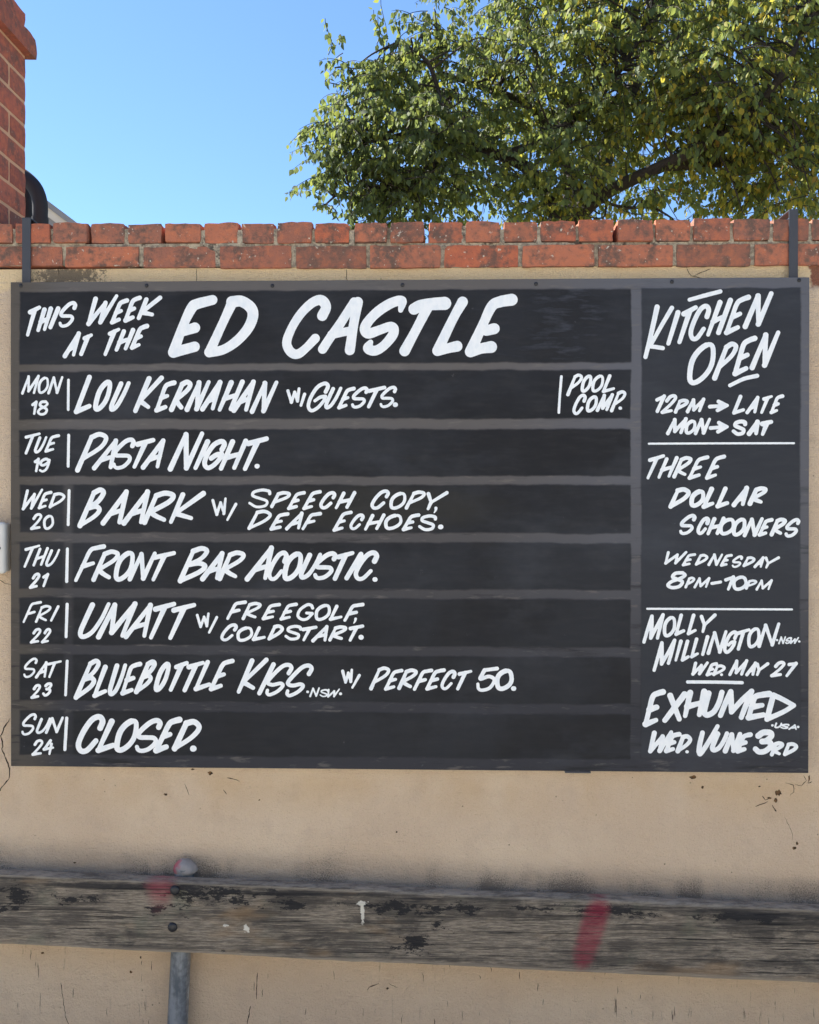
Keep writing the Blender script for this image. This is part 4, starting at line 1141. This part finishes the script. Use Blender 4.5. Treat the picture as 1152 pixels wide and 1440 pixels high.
tw_pts = []; tw = MB()
LP = []; LD = []                                   # leaf bases, hanging directions
for c, r_, dens, sq in clumps:
    n = int(58 * dens * (r_ / 0.45) ** 2) + 3
    for _ in range(n):
        u = NR.normal(size=3); u /= np.linalg.norm(u)
        rad = r_ * (0.35 + 0.65 * NR.random() ** 0.6)
        p = c + u * rad * np.array([1, 0.95, sq])
        if p[2] < 3.2: continue
        # holes where the sky shows through
        hole = mnoise.noise(Vector(p) * 3.0 + Vector((3.7, 1.1, 8.2)))
        if hole > 0.22 and NR.random() < 0.9: continue
        out = u * np.array([1, 1, .4]); d = out * 0.8 + NR.normal(size=3) * 0.35; d[2] = d[2] * .5 + .05
        d /= np.linalg.norm(d)
        L = NR.uniform(0.28, 0.55) * min(1.0, 0.55 + r_)
        st = p - d * L * 0.6
        q = [st + d * L * t + np.array([0, 0, -0.42 * L * t * t]) for t in np.linspace(0, 1, 6)]
        tw.tube(q, [0.0042, 0.0036, 0.003, 0.0026, 0.002, 0.0014], 4, False)
        if NR.random() < 0.22:
            k = np.argmin(((BN - st) ** 2).sum(1)); b = BN[k]; mid = (st + b) / 2 + NR.normal(size=3) * 0.06 + np.array([0, 0, .06])
            if np.linalg.norm(st - b) < 2.2: tw.tube(catmull([b, mid, st], 5), [0.011 - 0.0007 * i for i in range(11)], 5, False)
        nl = int(NR.integers(15, 24))
        for j in range(nl):
            t = (j + .6 * NR.random()) / nl
            b = st + d * L * t + np.array([0, 0, -0.42 * L * t * t])
            side = np.cross(d, [0, 0, 1]); side /= np.linalg.norm(side) + 1e-6
            h = side * (1 if j % 2 else -1) * NR.uniform(.2, .9) + d * NR.uniform(0, .6) + np.array([0, 0, -NR.uniform(.8, 2.2)]) + NR.normal(size=3) * 0.25
            LP.append(b + NR.normal(size=3) * 0.006); LD.append(h / np.linalg.norm(h))
# wispy shoots above the left of the crown
for c, h in (((-0.350, 5.000, 5.812), .34), ((-0.375, 5.000, 5.738), .24), ((-0.412, 5.000, 5.924), .1), ((-0.230, 5.100, 5.883), .15), ((-0.836, 5.000, 5.837), .12)):
    st = np.array(c) + np.array([0, 0, -0.2]); q = [st + np.array([.03 * math.sin(5 * t), 0, (h + .2) * t]) for t in np.linspace(0, 1, 7)]
    tw.tube(q, 0.0035, 4, False)
    for j in range(16):
        t = j / 15; LP.append(st + np.array([.03 * math.sin(5 * t), 0, (h + .2) * t])); hh = NR.normal(size=3) * .5 + np.array([0, 0, -.9]); LD.append(hh / np.linalg.norm(hh))
LP = np.array(LP); LD = np.array(LD); n = len(LP)
ln = (NR.uniform(0.042, 0.080, n) * np.where(NR.random(n) < 0.15, 0.7, 1.0))[:, None]; wd_ = ln * NR.uniform(0.24, 0.34, n)[:, None]
rnd = NR.normal(size=(n, 3)); rnd[:, 1] -= 0.35
sd_ = np.cross(LD, rnd); sd_ /= np.linalg.norm(sd_, axis=1)[:, None]
nm = np.cross(sd_, LD)
fold = NR.uniform(0.05, 0.3, n)[:, None]; curl = NR.uniform(-0.05, 0.22, n)[:, None]
stem = LP + LD * ln * 0.22
V = np.empty((n, 8, 3))
V[:, 0] = stem
V[:, 1] = stem + LD * ln * .28 + sd_ * wd_ + nm * wd_ * fold
V[:, 2] = stem + LD * ln * .62 + sd_ * wd_ * .74 + nm * (wd_ * fold - ln * curl * .25)
V[:, 3] = stem + LD * ln * 1.0 - nm * ln * curl
V[:, 4] = stem + LD * ln * .62 - sd_ * wd_ * .74 + nm * (wd_ * fold - ln * curl * .25)
V[:, 5] = stem + LD * ln * .28 - sd_ * wd_ + nm * wd_ * fold
V[:, 6] = stem + LD * ln * .30
V[:, 7] = stem + LD * ln * .64 - nm * ln * curl * .3
pat = np.array([[0, 6, 1, 1], [6, 7, 2, 1], [7, 3, 2, 2], [0, 5, 6, 6], [6, 5, 4, 7], [7, 4, 3, 3]])
V = V.reshape(-1, 3) - np.array(tree.location)
quads = np.array([[6, 7, 2, 1], [6, 5, 4, 7]]); tris = np.array([[0, 6, 1], [7, 3, 2], [0, 5, 6], [7, 4, 3]])
idx = np.arange(n)[:, None] * 8
me = bpy.data.meshes.new('crown')
me.vertices.add(n * 8); me.vertices.foreach_set('co', V.ravel())
loops = np.concatenate([(idx + quads.ravel()[None, :]), (idx + tris.ravel()[None, :])], 1)      # 8 + 12 per leaf
tot = np.tile([4, 4, 3, 3, 3, 3], n)
me.loops.add(loops.size); me.loops.foreach_set('vertex_index', loops.ravel())
me.polygons.add(n * 6)
me.polygons.foreach_set('loop_start', np.concatenate([[0], np.cumsum(tot)[:-1]])); me.polygons.foreach_set('loop_total', tot)
me.materials.append(ml.m); me.update(calc_edges=True); me.validate()
crown = bpy.data.objects.new('crown', me); COL.objects.link(crown); crown.parent = tree
smooth_by_angle(tb.build('trunk', m_bark, tree), 60)
tw.build('twigs', m_bark, tree)
print('leaves', n)
